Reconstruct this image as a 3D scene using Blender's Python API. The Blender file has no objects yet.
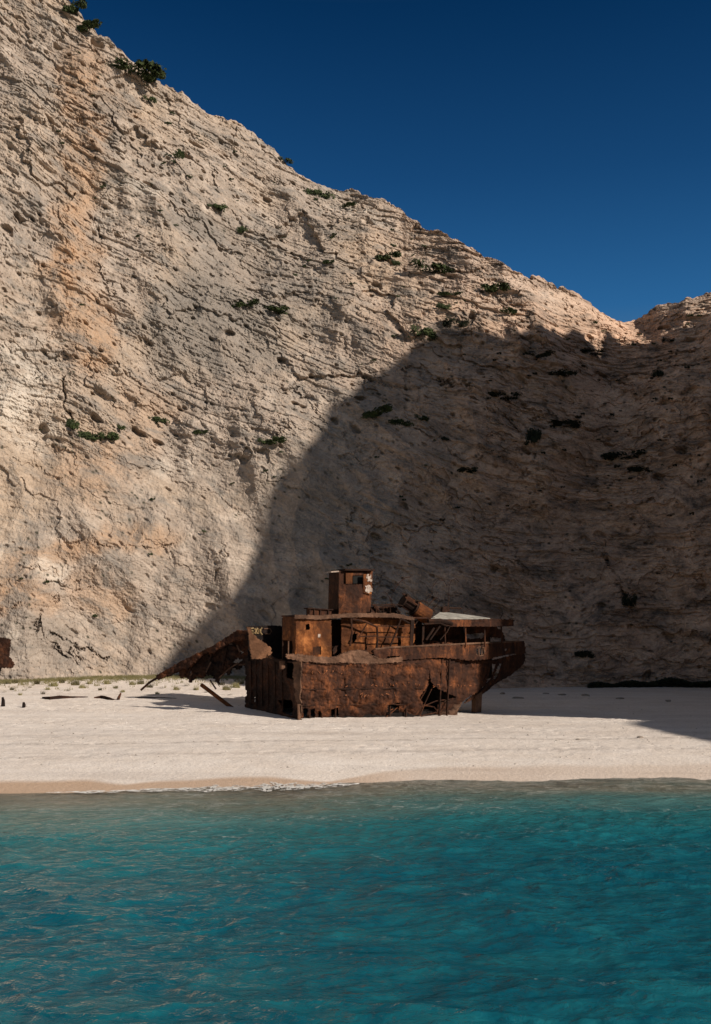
import bpy, bmesh, math, random
import numpy as np
from mathutils import Vector, Matrix

random.seed(7)
scene = bpy.context.scene
COL = scene.collection
F, CX, HY, CH = 995.0, 355.5, 640.0, 7.0        # focal length in pixels, picture centre, eye level line, eye height (m)
R = math.radians

# ------------------------------------------------------------------ noise
def _h(ix, iy, seed):
    h = (ix.astype(np.int64) * 374761393 + iy.astype(np.int64) * 668265263 + seed * 1442695041) & 0xFFFFFFFF
    h = ((h ^ (h >> 13)) * 1274126177) & 0xFFFFFFFF
    h = ((h ^ (h >> 16)) * 2246822519) & 0xFFFFFFFF
    return h ^ (h >> 15)

_ANG = np.arange(256) * (2 * np.pi / 256)
_GX, _GY = np.cos(_ANG), np.sin(_ANG)

def noise2(x, y, seed=0):
    x = np.asarray(x, float); y = np.asarray(y, float)
    x, y = np.broadcast_arrays(x, y)
    xi = np.floor(x); yi = np.floor(y)
    fx = x - xi; fy = y - yi
    xi = xi.astype(np.int64); yi = yi.astype(np.int64)
    u = fx * fx * fx * (fx * (fx * 6 - 15) + 10); v = fy * fy * fy * (fy * (fy * 6 - 15) + 10)
    def g(dx, dy):
        k = _h(xi + dx, yi + dy, seed) & 255
        return _GX[k] * (fx - dx) + _GY[k] * (fy - dy)
    a = g(0, 0); b = g(1, 0); c = g(0, 1); d = g(1, 1)
    return ((a + u * (b - a)) * (1 - v) + (c + u * (d - c)) * v) * 1.5

def fbm(x, y, octs=4, seed=0, gain=.5):
    t = 0; a = 1
    for i in range(octs):
        t = t + a * noise2(x * 2 ** i, y * 2 ** i, seed + i * 17); a *= gain
    return t

def ridged(x, y, octs=3, seed=0, gain=.5):
    t = 0; a = 1
    for i in range(octs):
        t = t + a * (1 - 2 * np.abs(noise2(x * 2 ** i, y * 2 ** i, seed + i * 23))); a *= gain
    return t

def cells(x, y, seed=0):
    """cellular noise: nearest cell's random numbers, the offset from it, F1 and F2"""
    xi = np.floor(x).astype(np.int64); yi = np.floor(y).astype(np.int64)
    f1 = np.full(x.shape, 9.); f2 = np.full(x.shape, 9.)
    r = np.zeros(x.shape); ox = np.zeros(x.shape); oy = np.zeros(x.shape); k = np.zeros(x.shape)
    for dx in (-1, 0, 1):
        for dy in (-1, 0, 1):
            h = _h(xi + dx, yi + dy, seed)
            px = xi + dx + (h & 1023) / 1023.; py = yi + dy + ((h >> 10) & 1023) / 1023.
            ex = x - px; ey = y - py
            d = np.sqrt(ex * ex + ey * ey)
            near = d < f1
            f2 = np.where(near, f1, np.minimum(f2, d))
            r = np.where(near, ((h >> 20) & 255) / 255., r); k = np.where(near, ((h >> 4) & 255) / 255., k)
            ox = np.where(near, ex, ox); oy = np.where(near, ey, oy)
            f1 = np.where(near, d, f1)
    return r, k, ox, oy, f1, f2

def sstep(a, b, x):
    t = np.clip((x - a) / (b - a), 0, 1)
    return t * t * (3 - 2 * t)

def pw(x, pts):
    p = np.array(pts, float)
    return np.interp(x, p[:, 0], p[:, 1])

def smooth_pw(x, pts, w):
    """piecewise line rounded off by a small running mean"""
    return sum(pw(x + o * w, pts) for o in (-1, -.5, 0, .5, 1)) / 5

# ------------------------------------------------------------------ object helpers
def tag(o, label=None, cat=None, group=None, kind=None):
    if label: o['label'] = label
    if cat: o['category'] = cat
    if group: o['group'] = group
    if kind: o['kind'] = kind
    return o

def link(name, me, m=None, parent=None):
    o = bpy.data.objects.new(name, me); COL.objects.link(o)
    if m is not None: me.materials.append(m)
    if parent is not None: o.parent = parent; o.matrix_parent_inverse = parent.matrix_world.inverted()
    return o

def empty(name, loc, label, cat, group=None):
    o = bpy.data.objects.new(name, None); COL.objects.link(o)
    o.location = loc; o.empty_display_size = .3
    o.matrix_world = Matrix.Translation(loc)
    return tag(o, label, cat, group)

def grid_mesh(name, X, Y, Z, m, attrs=None, smooth=False, keep=None):
    nr, nc = X.shape
    co = np.stack([X, Y, Z], -1).reshape(-1, 3)
    i = np.arange(nr * nc).reshape(nr, nc)
    q = np.stack([i[:-1, :-1], i[:-1, 1:], i[1:, 1:], i[1:, :-1]], -1).reshape(-1, 4)
    if keep is not None:
        q = q[keep.reshape(-1)]
        used = np.unique(q); remap = np.full(nr * nc, -1); remap[used] = np.arange(len(used))
        q = remap[q]; co = co[used]
        if attrs: attrs = {k: v.reshape(-1)[used] for k, v in attrs.items()}
    me = bpy.data.meshes.new(name)
    me.vertices.add(len(co)); me.vertices.foreach_set('co', co.astype(np.float32).ravel())
    me.loops.add(q.size); me.loops.foreach_set('vertex_index', q.astype(np.int32).ravel())
    me.polygons.add(len(q)); me.polygons.foreach_set('loop_start', np.arange(0, q.size, 4, dtype=np.int32))
    me.polygons.foreach_set('use_smooth', np.full(len(q), smooth, bool))
    for k, v in (attrs or {}).items():
        a = me.attributes.new(k, 'FLOAT', 'POINT'); a.data.foreach_set('value', np.asarray(v, np.float32).ravel())
    me.update(calc_edges=True); me.validate()
    o = link(name, me, m)
    return o

# ------------------------------------------------------------------ node helpers
class NT:
    def __init__(s, name):
        s.m = bpy.data.materials.new(name); s.m.use_nodes = True
        s.t = s.m.node_tree; s.t.nodes.clear()
        s.out = s.n('ShaderNodeOutputMaterial')
    def n(s, ty, **kw):
        x = s.t.nodes.new(ty)
        for k, v in kw.items():
            if k == 'ins':
                for kk, vv in v.items():
                    if hasattr(vv, 'is_output') or isinstance(vv, bpy.types.NodeSocket): s.t.links.new(vv, x.inputs[kk])
                    else: x.inputs[kk].default_value = vv
            else: setattr(x, k, v)
        return x
    def noise(s, vec, scale, detail=4, rough=.55, dist=0):
        return s.n('ShaderNodeTexNoise', ins={'Vector': vec, 'Scale': scale, 'Detail': detail, 'Roughness': rough, 'Distortion': dist}).outputs['Fac']
    def mapv(s, vec, scale=(1, 1, 1), rot=(0, 0, 0), loc=(0, 0, 0)):
        return s.n('ShaderNodeMapping', ins={'Vector': vec, 'Scale': scale, 'Rotation': rot, 'Location': loc}).outputs[0]
    def ramp(s, fac, pts):
        r = s.n('ShaderNodeValToRGB', ins={'Fac': fac})
        e = r.color_ramp.elements
        while len(e) < len(pts): e.new(.5)
        for k, (p, c) in zip(e, pts):
            k.position = p; k.color = (c if len(c) == 4 else (*c, 1)) if hasattr(c, '__len__') else (c, c, c, 1)
        return r.outputs['Color']
    def mix(s, fac, a, b, mode='MIX'):
        x = s.n('ShaderNodeMix', data_type='RGBA', blend_type=mode)
        for i, v in ((0, fac), (6, a), (7, b)):
            if isinstance(v, bpy.types.NodeSocket): s.t.links.new(v, x.inputs[i])
            else: x.inputs[i].default_value = v if i == 0 else (*v[:3], 1)
        return x.outputs[2]
    def math(s, op, a, b=0.0, clamp=False):
        x = s.n('ShaderNodeMath', operation=op, use_clamp=clamp)
        for i, v in ((0, a), (1, b)):
            if isinstance(v, bpy.types.NodeSocket): s.t.links.new(v, x.inputs[i])
            else: x.inputs[i].default_value = v
        return x.outputs[0]
    def attr(s, name): return s.n('ShaderNodeAttribute', attribute_name=name).outputs['Fac']
    def coord(s): return s.n('ShaderNodeTexCoord').outputs['Object']
    def bump(s, h, strength, dist, nrm=None):
        b = s.n('ShaderNodeBump', ins={'Height': h, 'Strength': strength, 'Distance': dist})
        if nrm is not None: s.t.links.new(nrm, b.inputs['Normal'])
        return b.outputs[0]
    def pbr(s, col, rough=.9, nrm=None, metal=0., spec=.3):
        b = s.n('ShaderNodeBsdfPrincipled', ins={'Roughness': rough, 'Metallic': metal, 'Specular IOR Level': spec})
        if isinstance(col, bpy.types.NodeSocket): s.t.links.new(col, b.inputs['Base Color'])
        else: b.inputs['Base Color'].default_value = (*col, 1)
        if nrm is not None: s.t.links.new(nrm, b.inputs['Normal'])
        s.t.links.new(b.outputs[0], s.out.inputs[0])
        return b

# ------------------------------------------------------------------ camera, sun, sky
cam = bpy.data.cameras.new('camera'); co = bpy.data.objects.new('camera', cam); COL.objects.link(co)
co.location = (0, 0, CH); co.rotation_euler = (R(90), 0, 0)
cam.sensor_fit = 'VERTICAL'; cam.sensor_height = 36; cam.sensor_width = 24
cam.lens = F / 1024 * 36; cam.shift_y = (HY - 512) / 1024; cam.clip_end = 6000; cam.clip_start = .1
scene.camera = co

EL = R(28); AZ = math.atan2(-.5, .86)
SUN = Vector((math.cos(AZ) * math.cos(EL), math.sin(AZ) * math.cos(EL), math.sin(EL)))
sl = bpy.data.lights.new('sun', 'SUN'); sl.energy = 4.0; sl.angle = R(.8); sl.color = (1, .9, .78)
so = bpy.data.objects.new('sun', sl); COL.objects.link(so)
so.location = SUN * 300; so.rotation_euler = SUN.to_track_quat('Z', 'Y').to_euler()

w = bpy.data.worlds.new('World'); scene.world = w; w.use_nodes = True
nt = w.node_tree; nt.nodes.clear()
sky = nt.nodes.new('ShaderNodeTexSky'); sky.sky_type = 'NISHITA'; sky.sun_disc = False
sky.sun_elevation = EL; sky.sun_rotation = R(90) - AZ
sky.altitude = 1500; sky.air_density = 1.0; sky.dust_density = 0.4; sky.ozone_density = 4.0
hs = nt.nodes.new('ShaderNodeHueSaturation'); hs.inputs['Saturation'].default_value = 1.0
bg = nt.nodes.new('ShaderNodeBackground'); bg.inputs[1].default_value = .15
wo = nt.nodes.new('ShaderNodeOutputWorld')
# deep blue sky band; warm bright bands above and below added to lift shade
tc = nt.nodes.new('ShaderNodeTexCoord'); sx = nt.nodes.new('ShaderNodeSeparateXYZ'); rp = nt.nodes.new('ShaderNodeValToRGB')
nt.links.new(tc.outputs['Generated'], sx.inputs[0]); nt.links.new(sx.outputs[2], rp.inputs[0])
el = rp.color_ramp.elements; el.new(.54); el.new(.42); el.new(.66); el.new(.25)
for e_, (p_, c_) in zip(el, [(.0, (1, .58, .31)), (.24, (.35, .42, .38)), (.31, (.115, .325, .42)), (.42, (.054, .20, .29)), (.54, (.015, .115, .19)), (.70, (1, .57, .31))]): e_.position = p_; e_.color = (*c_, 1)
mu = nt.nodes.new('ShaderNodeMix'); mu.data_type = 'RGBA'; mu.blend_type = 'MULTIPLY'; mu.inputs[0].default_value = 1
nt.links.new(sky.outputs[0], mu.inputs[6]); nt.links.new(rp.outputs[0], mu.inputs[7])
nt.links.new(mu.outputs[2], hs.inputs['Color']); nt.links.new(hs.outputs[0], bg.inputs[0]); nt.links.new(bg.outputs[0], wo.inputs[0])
vs = scene.view_settings; vs.view_transform = 'Standard'; vs.look = 'None'; vs.exposure = .42; vs.gamma = 1; vs.use_curve_mapping = False
scene.cycles.max_bounces = 6; scene.cycles.diffuse_bounces = 3; scene.cycles.caustics_reflective = False; scene.cycles.caustics_refractive = False

# ------------------------------------------------------------------ ground and sea bed heights
def shore(x):
    px = x / 47.5 * F + CX
    s = pw(px, [(-800, 42.5), (-200, 44), (0, 45.2), (120, 46.0), (300, 47.6), (420, 49.2), (520, 49.8), (711, 49.9), (1200, 50.5)])
    return s + .35 * noise2(x / 7, 0 * x, 3) + .12 * noise2(x / 2.1, 0 * x + 5, 4)

RIGHT = [(0, 0), (4, .42), (9, .70), (18, .82), (27, .82), (34, .66), (48, .95), (62, 1.35), (80, 1.8), (200, 6)]
LEFT = [(0, 0), (4, .46), (9, .80), (18, 1.05), (27, 1.22), (38, 1.75), (50, 2.3), (65, 3.0), (85, 3.6), (200, 8)]
def ground(x, y, detail=True):
    x = np.asarray(x, float); y = np.asarray(y, float)
    t = y - shore(x)
    px = x / np.maximum(y, 20) * F + CX
    k = sstep(180, 470, px)
    z = smooth_pw(t, LEFT, 2.5) * (1 - k) + smooth_pw(t, RIGHT, 2.5) * k
    z = np.where(t < 3, np.minimum(z, pw(t, [(0, .0), (3, .33)])), z)
    z = np.where(t < 0, pw(t, [(-400, -14), (-30, -5), (-14, -1.9), (-7, -.62), (-3, -.22), (0, 0)]), z)
    if detail:
        a = sstep(1, 8, t)
        z = z + a * (.05 * fbm(x / 7, y / 5, 3, 11) + .03 * fbm(x / .8, y / .7, 3, 12))
        r_, k_, ox_, oy_, f1_, f2_ = cells(x / .95 + .3 * noise2(x, y, 13), y / .95, 14)
        path = sstep(-.05, .35, noise2(x / 9, y / 6, 15)) * sstep(5, 10, t)
        z = z - .07 * path * (1 - sstep(.12, .34, f1_)) * (r_ > .45) + .025 * path * np.exp(-((f1_ - .42) / .1) ** 2) * (r_ > .45)
    return z

def gp(px, py, guess=80.):
    """the point of the ground seen at a pixel of the photograph"""
    d = guess
    for _ in range(40):
        z = float(ground((px - CX) / F * d, d, False)); d = .5 * d + .5 * (CH - z) * F / (py - HY)
    x = (px - CX) / F * d
    return Vector((x, d, float(ground(x, d))))

def axis(fine0, fine1, step, lo, hi, grow=1.18):
    a = list(np.arange(fine0, fine1, step)); s = step; v = fine1
    while v < hi: a.append(v); s *= grow; v += s
    a.append(hi); s = step; v = fine0 - step; b = []
    while v > lo: b.append(v); s *= grow; v -= s
    b.append(lo)
    return np.array(b[::-1] + a)

# ------------------------------------------------------------------ materials of the setting
def mat_sand():
    n = NT('beach_sand'); c = n.coord()
    big = n.noise(n.mapv(c, (.22, .3, .3)), 1, 5, .65)
    fine = n.noise(c, 9, 5, .7)
    peb = n.noise(c, 3.2, 3, .6)
    col = n.ramp(big, [(.3, (.74, .645, .565)), (.7, (.85, .775, .71))])
    col = n.mix(n.ramp(fine, [(.40, 0.), (.70, .6)]), col, (.43, .355, .30))
    col = n.mix(n.ramp(peb, [(.60, 0.), (.75, .4)]), col, (.80, .72, .64))
    vs_ = n.n('ShaderNodeTexVoronoi', ins={'Vector': c, 'Scale': 4.5}).outputs['Distance']
    col = n.mix(n.math('MULTIPLY', n.ramp(vs_, [(.06, 1.), (.13, 0.)]), n.ramp(n.noise(c, .35, 3), [(.45, 0.), (.6, .8)])), col, (.22, .17, .13))
    # high-water lines of coarser pebbles, parallel with the shore
    line = n.noise(n.mapv(c, (.03, .55, 1)), 1, 5, .6, .4)
    col = n.mix(n.ramp(line, [(.52, 0.), (.60, .30), (.68, 0.)]), col, (.47, .41, .37))
    col = n.mix(n.math('MULTIPLY', n.attr('tide'), n.ramp(n.noise(c, 2.2, 5, .7), [(.40, 0.), (.58, 1.)])), col, (.34, .285, .25))
    wet = n.attr('wet')
    col = n.mix(wet, col, (.46, .30, .19))
    col = n.mix(n.attr('under'), col, (.50, .44, .34))
    h = n.math('ADD', n.noise(c, 5, 6, .7), n.math('MULTIPLY', peb, .8))
    nr = n.bump(h, .55, .09)
    n.pbr(col, n.math('SUBTRACT', .95, n.math('MULTIPLY', wet, .3)), nr, spec=.25)
    return n.m

def mat_water():
    n = NT('sea_water'); c = n.coord()
    h1 = n.noise(n.mapv(c, (3.6, 5.0, 1)), 1, 4, .6, .8)
    h2 = n.noise(n.mapv(c, (1.0, 1.5, 1), (0, 0, R(8))), 1, 3, .5, .8)
    nr = n.bump(n.math('ADD', h1, n.math('MULTIPLY', h2, 2.2)), .75, .12)
    dep = n.attr('depth')
    body = n.ramp(dep, [(.0, (.46, .38, .29)), (.08, (.27, .26, .195)), (.20, (.09, .165, .15)), (.46, (.017, .120, .132)), (.72, (.005, .098, .124)), (1., (.002, .074, .106))])
    patch = n.noise(n.mapv(c, (.45, .65, 1)), 1, 6, .7, 1.2)
    body = n.mix(n.ramp(patch, [(.42, 0.), (.72, .55)]), body, n.mix(.75, body, (.02, .19, .205)))
    diff = n.n('ShaderNodeBsdfDiffuse', ins={'Color': body, 'Normal': n.bump(n.math('ADD', h1, n.math('MULTIPLY', h2, 2.2)), .4, .11)})
    tr = n.n('ShaderNodeBsdfTransparent', ins={'Color': (.90, .95, .93, 1)})
    m1 = n.n('ShaderNodeMixShader', ins={0: n.ramp(dep, [(0., 0.15), (.06, .45), (.25, 1.)]), 1: tr.outputs[0], 2: diff.outputs[0]})
    gl = n.n('ShaderNodeBsdfGlossy', ins={'Color': (.84, .95, 1, 1), 'Roughness': .06, 'Normal': nr})
    fr = n.n('ShaderNodeFresnel', ins={'IOR': 1.33, 'Normal': nr})
    m2 = n.n('ShaderNodeMixShader', ins={0: fr.outputs[0], 1: m1.outputs[0], 2: gl.outputs[0]})
    n.t.links.new(m2.outputs[0], n.out.inputs[0])
    return n.m

def mat_rock():
    n = NT('limestone'); c = n.coord()
    sv = n.n('ShaderNodeCombineXYZ', ins={'X': n.attr('along'), 'Y': n.attr('bed')}).outputs[0]
    big = n.noise(n.mapv(c, (.05, .05, .05)), 1, 5, .6, .5)
    mid = n.noise(c, .45, 6, .68, .3)
    fine = n.noise(c, 2.4, 6, .78)
    bed = n.noise(n.mapv(sv, (.16, 1.0, 1)), 1, 6, .7, .5)
    lich = n.noise(n.mapv(sv, (.22, .42, 1)), 1, 7, .74, .7)
    col = n.ramp(mid, [(.30, (.255, .203, .162)), (.50, (.375, .302, .245)), (.70, (.51, .428, .355))])
    col = n.mix(n.ramp(bed, [(.36, .6), (.52, 0.)]), col, (.31, .26, .215))
    col = n.mix(n.ramp(bed, [(.54, 0.), (.68, .55)]), col, (.55, .46, .38))
    col = n.mix(n.ramp(big, [(.45, 0.), (.65, .5)]), col, (.47, .345, .235))
    col = n.mix(n.math('MULTIPLY', n.attr('ochre'), n.ramp(mid, [(.32, .35), (.6, 1.)])), col, (.43, .265, .155))
    col = n.mix(n.ramp(lich, [(.49, 0.), (.62, .75)]), col, (.205, .185, .165))
    col = n.mix(n.math('MULTIPLY', n.attr('grey'), n.ramp(fine, [(.3, 1.), (.75, .65)])), col, (.215, .19, .165))
    col = n.mix(n.math('MULTIPLY', n.attr('white'), n.ramp(n.math('ADD', n.math('MULTIPLY', mid, .5), n.math('MULTIPLY', bed, .5)), [(.40, .1), (.56, .9)])), col, (.60, .54, .465))
    lifted_brown = n.ramp(lich, [(.38, (.74, .51, .37)), (.51, (.50, .335, .24)), (.64, (.15, .112, .09))])
    col = n.mix(n.math('MULTIPLY', n.attr('dark'), .95), col, lifted_brown)  # lighter warm brown painted where the cliff lies in shadow, to lift it
    col = n.mix(n.ramp(fine, [(.50, 0.), (.70, .6)]), col, (.19, .155, .125))
    col = n.mix(n.ramp(fine, [(.30, .5), (.44, 0.)]), col, (.56, .47, .39))
    vo = n.n('ShaderNodeTexVoronoi', ins={'Vector': n.mapv(sv, (1, 1.3, 1)), 'Scale': .85}).outputs['Distance']
    col = n.mix(n.math('MULTIPLY', n.ramp(n.math('ADD', vo, n.math('MULTIPLY', fine, .25)), [(.22, 1.), (.34, 0.)]), n.ramp(n.noise(c, .16, 4), [(.42, 0.), (.58, .9)])), col, (.05, .048, .032))
    nr = n.bump(n.math('ADD', fine, n.math('MULTIPLY', n.noise(c, .9, 8, .7), 1.5)), .75, .12)
    n.pbr(col, .95, nr, spec=.15)
    return n.m

M_SAND, M_WATER, M_ROCK = mat_sand(), mat_water(), mat_rock()

# ------------------------------------------------------------------ beach and sea
def build_beach():
    xs = axis(-34, 48, .22, -600, 600, 1.25); ys = axis(40, 116, .2, -260, 700, 1.25)
    X, Y = np.meshgrid(xs, ys)
    Z = ground(X, Y)
    t = Y - shore(X)
    px = X / 48 * F + CX
    wid = pw(px, [(-300, 3.2), (0, 2.4), (90, 2.2), (130, 1.2), (200, 2.2), (240, 2.2), (330, 1.0), (450, 3.2), (711, 3.4)]) + .5 * noise2(X / 3, Y * 0, 31)
    wet = (1 - sstep(.75, 1.15, t / wid)) * pw(px, [(0, .85), (330, .75), (420, .38), (711, .3)])
    tl = t + .5 * noise2(X / 6, X * 0, 33) + .2 * noise2(X / 1.5, X * 0, 34)
    tide = .75 * np.exp(-((tl - 13) / .35) ** 2) + .45 * np.exp(-((tl - 8.2) / .45) ** 2) + .35 * np.exp(-((tl - 17) / .8) ** 2)
    o = grid_mesh('beach', X, Y, Z, M_SAND, {'tide': tide, 'wet': wet, 'under': 1 - sstep(-1.2, .1, t)}, True)
    tag(o, kind='structure')

def build_sea():
    xs = axis(-20, 22, .075, -2500, 2500, 1.3)
    ys = 51.6 - (axis(0, 36, .06, 0, 3000, 1.3) * 1.0)
    # rows thin out towards the shore's distance as the view does
    X, Y = np.meshgrid(xs, ys)
    near = sstep(-45, -20, X) * (1 - sstep(22, 45, X)) * sstep(-5, 8, Y)
    t = Y - shore(X)
    amp = near * (.25 + .75 * sstep(0, 16, -t))
    wx = X + .8 * noise2(X / 5, Y / 3, 50); wy = Y + .6 * noise2(X / 6, Y / 4, 51)
    Z = .24 * noise2(wx / 5.2, wy / 2.6, 52) + .085 * noise2(wx / 1.9 + wy * .15, wy / 1.25, 53)
    Z = Z + .075 * (1 - 2 * np.abs(noise2(wx / 1.5 - wy * .2, wy / 1.0, 54))) + .028 * (1 - 2 * np.abs(noise2(wx / .75 + wy * .3, wy / .55, 56)))
    Z = Z + .018 * noise2(wx / .42, wy / .30, 55)
    Z = Z + .10 * np.clip(1 - np.abs(noise2(wx / 4.8 + .2 * wy, wy / 2.1, 57)) * 1.3, 0, 1) ** 9 * sstep(-.1, .3, noise2(X / 7, Y / 4, 58))
    Z = Z * amp * .72
    dep = np.clip(-pw(t, [(-400, -14), (-30, -5), (-14, -1.9), (-7, -.62), (-3, -.22), (0, 0), (5, 0)]) / 3.2 + .05 * noise2(X / 6, Y / 3, 60), 0, 1)
    px = X / 40 * F + CX
    Z = Z + .0
    dep = np.clip(dep * (1 + .3 * sstep(250, 600, px)), 0, 1)
    keep = (t[:-1, :-1] < 1.6)
    o = grid_mesh('sea', X[::-1], Y[::-1], Z[::-1], M_WATER, {'depth': dep[::-1]}, True, keep[::-1])
    tag(o, kind='structure')
    # foam where the last small wave breaks on the sand
    n = NT('foam'); b_ = n.pbr((.68, .66, .62), .7)
    n.t.links.new(n.n('ShaderNodeMixShader', ins={0: n.ramp(n.noise(n.coord(), 3.2, 5, .7), [(.30, .1), (.50, .95)]), 1: n.n('ShaderNodeBsdfTransparent').outputs[0], 2: b_.outputs[0]}).outputs[0], n.out.inputs[0])
    xs = np.arange(-15.5, .8, .035); u = np.linspace(-1, 1, 16)
    X, U = np.meshgrid(xs, u)
    sh = shore(X)
    pxx = X / 47 * F + CX
    wid = pw(pxx, [(55, .0), (90, .30), (180, .55), (250, .9), (300, 1.15), (335, .7), (360, 0)]) * (1 + .8 * noise2(X / .9, X * 0, 71))
    Y = sh - .45 + wid * U + .12 * noise2(X / 1.3, X * 0, 73)
    m = fbm(X / .55, Y / .25, 4, 72, .65) + .45 * (1 - np.abs(U)) - .02 + .40 * noise2(X / 2.2, U, 74)
    Z = np.maximum(.075, ground(X, Y, False) + .025) + .03 * np.clip(m, 0, 1) * (1 - U * U)
    keep = (m[:-1, :-1] > .0) & (wid[:-1, :-1] > .03)
    tag(grid_mesh('foam', X, Y, Z, n.m, None, True, keep), 'thin broken line of white foam along the shoreline', kind='stuff')

# ------------------------------------------------------------------ the cliff
SKY = [(-400, -420), (-260, -300), (-100, -150), (0, -58), (40, -22), (63, 0), (82, 20), (97, 38), (112, 50), (126, 64), (142, 72), (160, 84), (180, 98), (200, 112), (222, 122), (240, 130),
       (256, 140), (272, 154), (288, 168), (304, 178), (318, 184), (334, 189), (350, 190), (362, 197), (382, 203), (400, 210), (410, 222), (424, 232), (440, 240),
       (458, 252), (474, 262), (492, 272), (508, 282), (524, 290), (540, 290), (556, 295), (574, 300), (590, 306), (600, 316), (612, 322), (626, 322), (640, 318),
       (650, 310), (662, 304), (680, 300), (696, 294), (711, 289), (760, 272), (840, 262), (1010, 280)]
D0 = [(-400, 78), (-260, 88), (-60, 101), (40, 106), (140, 110), (260, 112), (360, 112), (460, 114), (560, 118), (620, 120), (680, 120.5), (760, 118), (860, 108), (1010, 90)]
def depth_plain(px, z):
    lean = .16 * z + .30 * np.maximum(z - 30, 0) * sstep(120, 330, px) + .18 * np.maximum(z - 45, 0)
    gully = 7 * np.exp(-((px - 605 - (z - 20) * .6) / 50) ** 2) * sstep(5, 45, z)
    return smooth_pw(px, D0, 25) + lean + gully

CL = {}
def build_cliff():
    cols = np.concatenate([np.arange(-260, -12, 5.), np.arange(-12, 724, .82), np.arange(724, 1010, 5.)])
    rows = np.linspace(0, 1, 800)
    PX, T = np.meshgrid(cols, rows)
    ps = pw(cols, SKY) + 2.6 * noise2(cols / 14, cols * 0, 80) + 1.6 * noise2(cols / 5, cols * 0 + 3, 81)
    zt = np.full(cols.shape, 40.)
    for _ in range(40): zt = CH + (HY - ps) * depth_plain(cols, zt) / F
    zb = -.8
    Z = zb + T * (zt - zb)[None, :]
    D = depth_plain(PX, Z)
    PY = HY - (Z - CH) * F / D
    S = (PX - CX) / F * 116.
    # bedding: dips to the right on the left-hand wall, lies level on the right
    tan = pw(cols, [(-260, .6), (40, .58), (120, .40), (330, .38), (480, .26), (600, .02), (711, -.06), (1010, -.1)])
    bed = np.concatenate([[0], np.cumsum(np.diff((cols - CX) / F * 116.) * tan[1:])])
    bed = bed - np.interp(60, cols, bed)
    Q = Z + bed[None, :] * np.where(PX < 60, .3 + .7 * sstep(35, 70, Z), 1) + 1.1 * fbm(S / 22, Z / 18, 2, 90) + .10 * fbm(S / 1.6, Z / 1.6, 3, 92)
    massive = (1 - sstep(300, 380, PX)) * sstep(415, 470, PY - .12 * PX + .2 * np.maximum(PX - 120, 0) + 25 * noise2(S / 9, Z / 9, 91))
    rough = 1 - .55 * massive
    h = 2.6 * fbm(S / 26, Z / 30, 2, 100) + 1.1 * ridged(S / 11 + .25 * Z / 11, Z / 16, 2, 101)
    # broken blocks at several sizes, longer along the bedding
    for sc, an, amp, tilt, sd in ((7.5, 1.5, .45, .5, 110), (2.8, 1.7, .26, .30, 111), (1.1, 1.9, .13, .15, 112), (.5, 1.8, .07, .10, 113)):
        ws = .35 * sc * fbm(S / sc, Z / sc, 4, sd + 30, .65); wq = .35 * sc * fbm(S / sc, Z / sc + 7, 4, sd + 40, .65)
        r, k, ox, oy, f1, f2 = cells((S + ws) / (sc * an), (Q + wq) / sc, sd)
        h = h + rough * (amp * (r - .5) + tilt * ((k - .5) * 1.6 * ox + (r - .65) * 1.2 * oy))
    # ledges of the beds
    for w_, amp, sd in ((3.4, .26, 120), (1.25, .20, 121), (.55, .13, 122), (.28, .06, 123)):
        q = Q / w_ + .45 * fbm(S / (w_ * 6), Z / (w_ * 5), 3, sd)
        fr = q - np.floor(q)
        lv = _h(np.floor(q).astype(np.int64), (np.floor(S / (w_ * 9) + .4 * noise2(S / 5, Z / 5, sd + 3))).astype(np.int64), sd) / 4294967295.
        prof = sstep(0, .12, fr) * (1 - fr) ** .6
        m = sstep(-.12, .3, fbm(S / 14, Q / 5, 3, sd + 5) + .05)
        h = h + (1 - .85 * massive) * amp * m * (prof * (.4 + .9 * lv) + .5 * (lv - .5))
    h = h * (1 + .55 * sstep(380, 520, PX))
    # cracks and hollows
    for sc, wd, dp, sd in ((1.8, .022, .10, 132),):
        c = np.abs(noise2(S / sc + .3 * noise2(S / 3, Z / 3, sd + 8), Q / (sc * .8), sd))
        h = h - dp * (1 - sstep(0, wd, c)) * sstep(.1, .4, noise2(S / 9, Z / 7, sd + 4))
    r, k, ox, oy, f1, f2 = cells(S / 1.9, Q / 1.3, 140)
    h = h - .55 * (1 - sstep(.06, .20, f1 + .05 * noise2(S / .5, Z / .4, 143))) * (r > .8) * rough
    r, k, ox, oy, f1, f2 = cells(S / 1.1, Q / .8, 144)
    h = h - .26 * (1 - sstep(.10, .24, f1 + .06 * noise2(S / .3, Z / .3, 145))) * (r > .84) * (1 - .8 * massive)
    r, k, ox, oy, f1, f2 = cells(S / 5.5, Q / 3.5, 141)
    h = h - 1.0 * (1 - sstep(.05, .15, f1 + .12 * noise2(S / 1.2, Z / .8, 142))) * (r > .78) * (1 - .6 * massive)
    h = h + (.45 + .55 * rough) * (.11 * fbm(S / 2.1, Q / 1.1, 4, 150, .62) + .10 * fbm(S / 1.1, Z / .95, 4, 152, .6)) + .04 * fbm(S / .3, Z / .25, 2, 151)
    # named features of the wall: (pixel polyline, width in px, depth in m; + is proud)
    wob = 5 * fbm(S / 2.6, Z / 2.6, 5, 160, .7); wob2 = 5 * fbm(S / 2.6, Z / 2.6, 5, 161, .7)
    var = .35 + .9 * sstep(-.25, .4, noise2(S / 1.6, Z / 1.6, 162))
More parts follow.
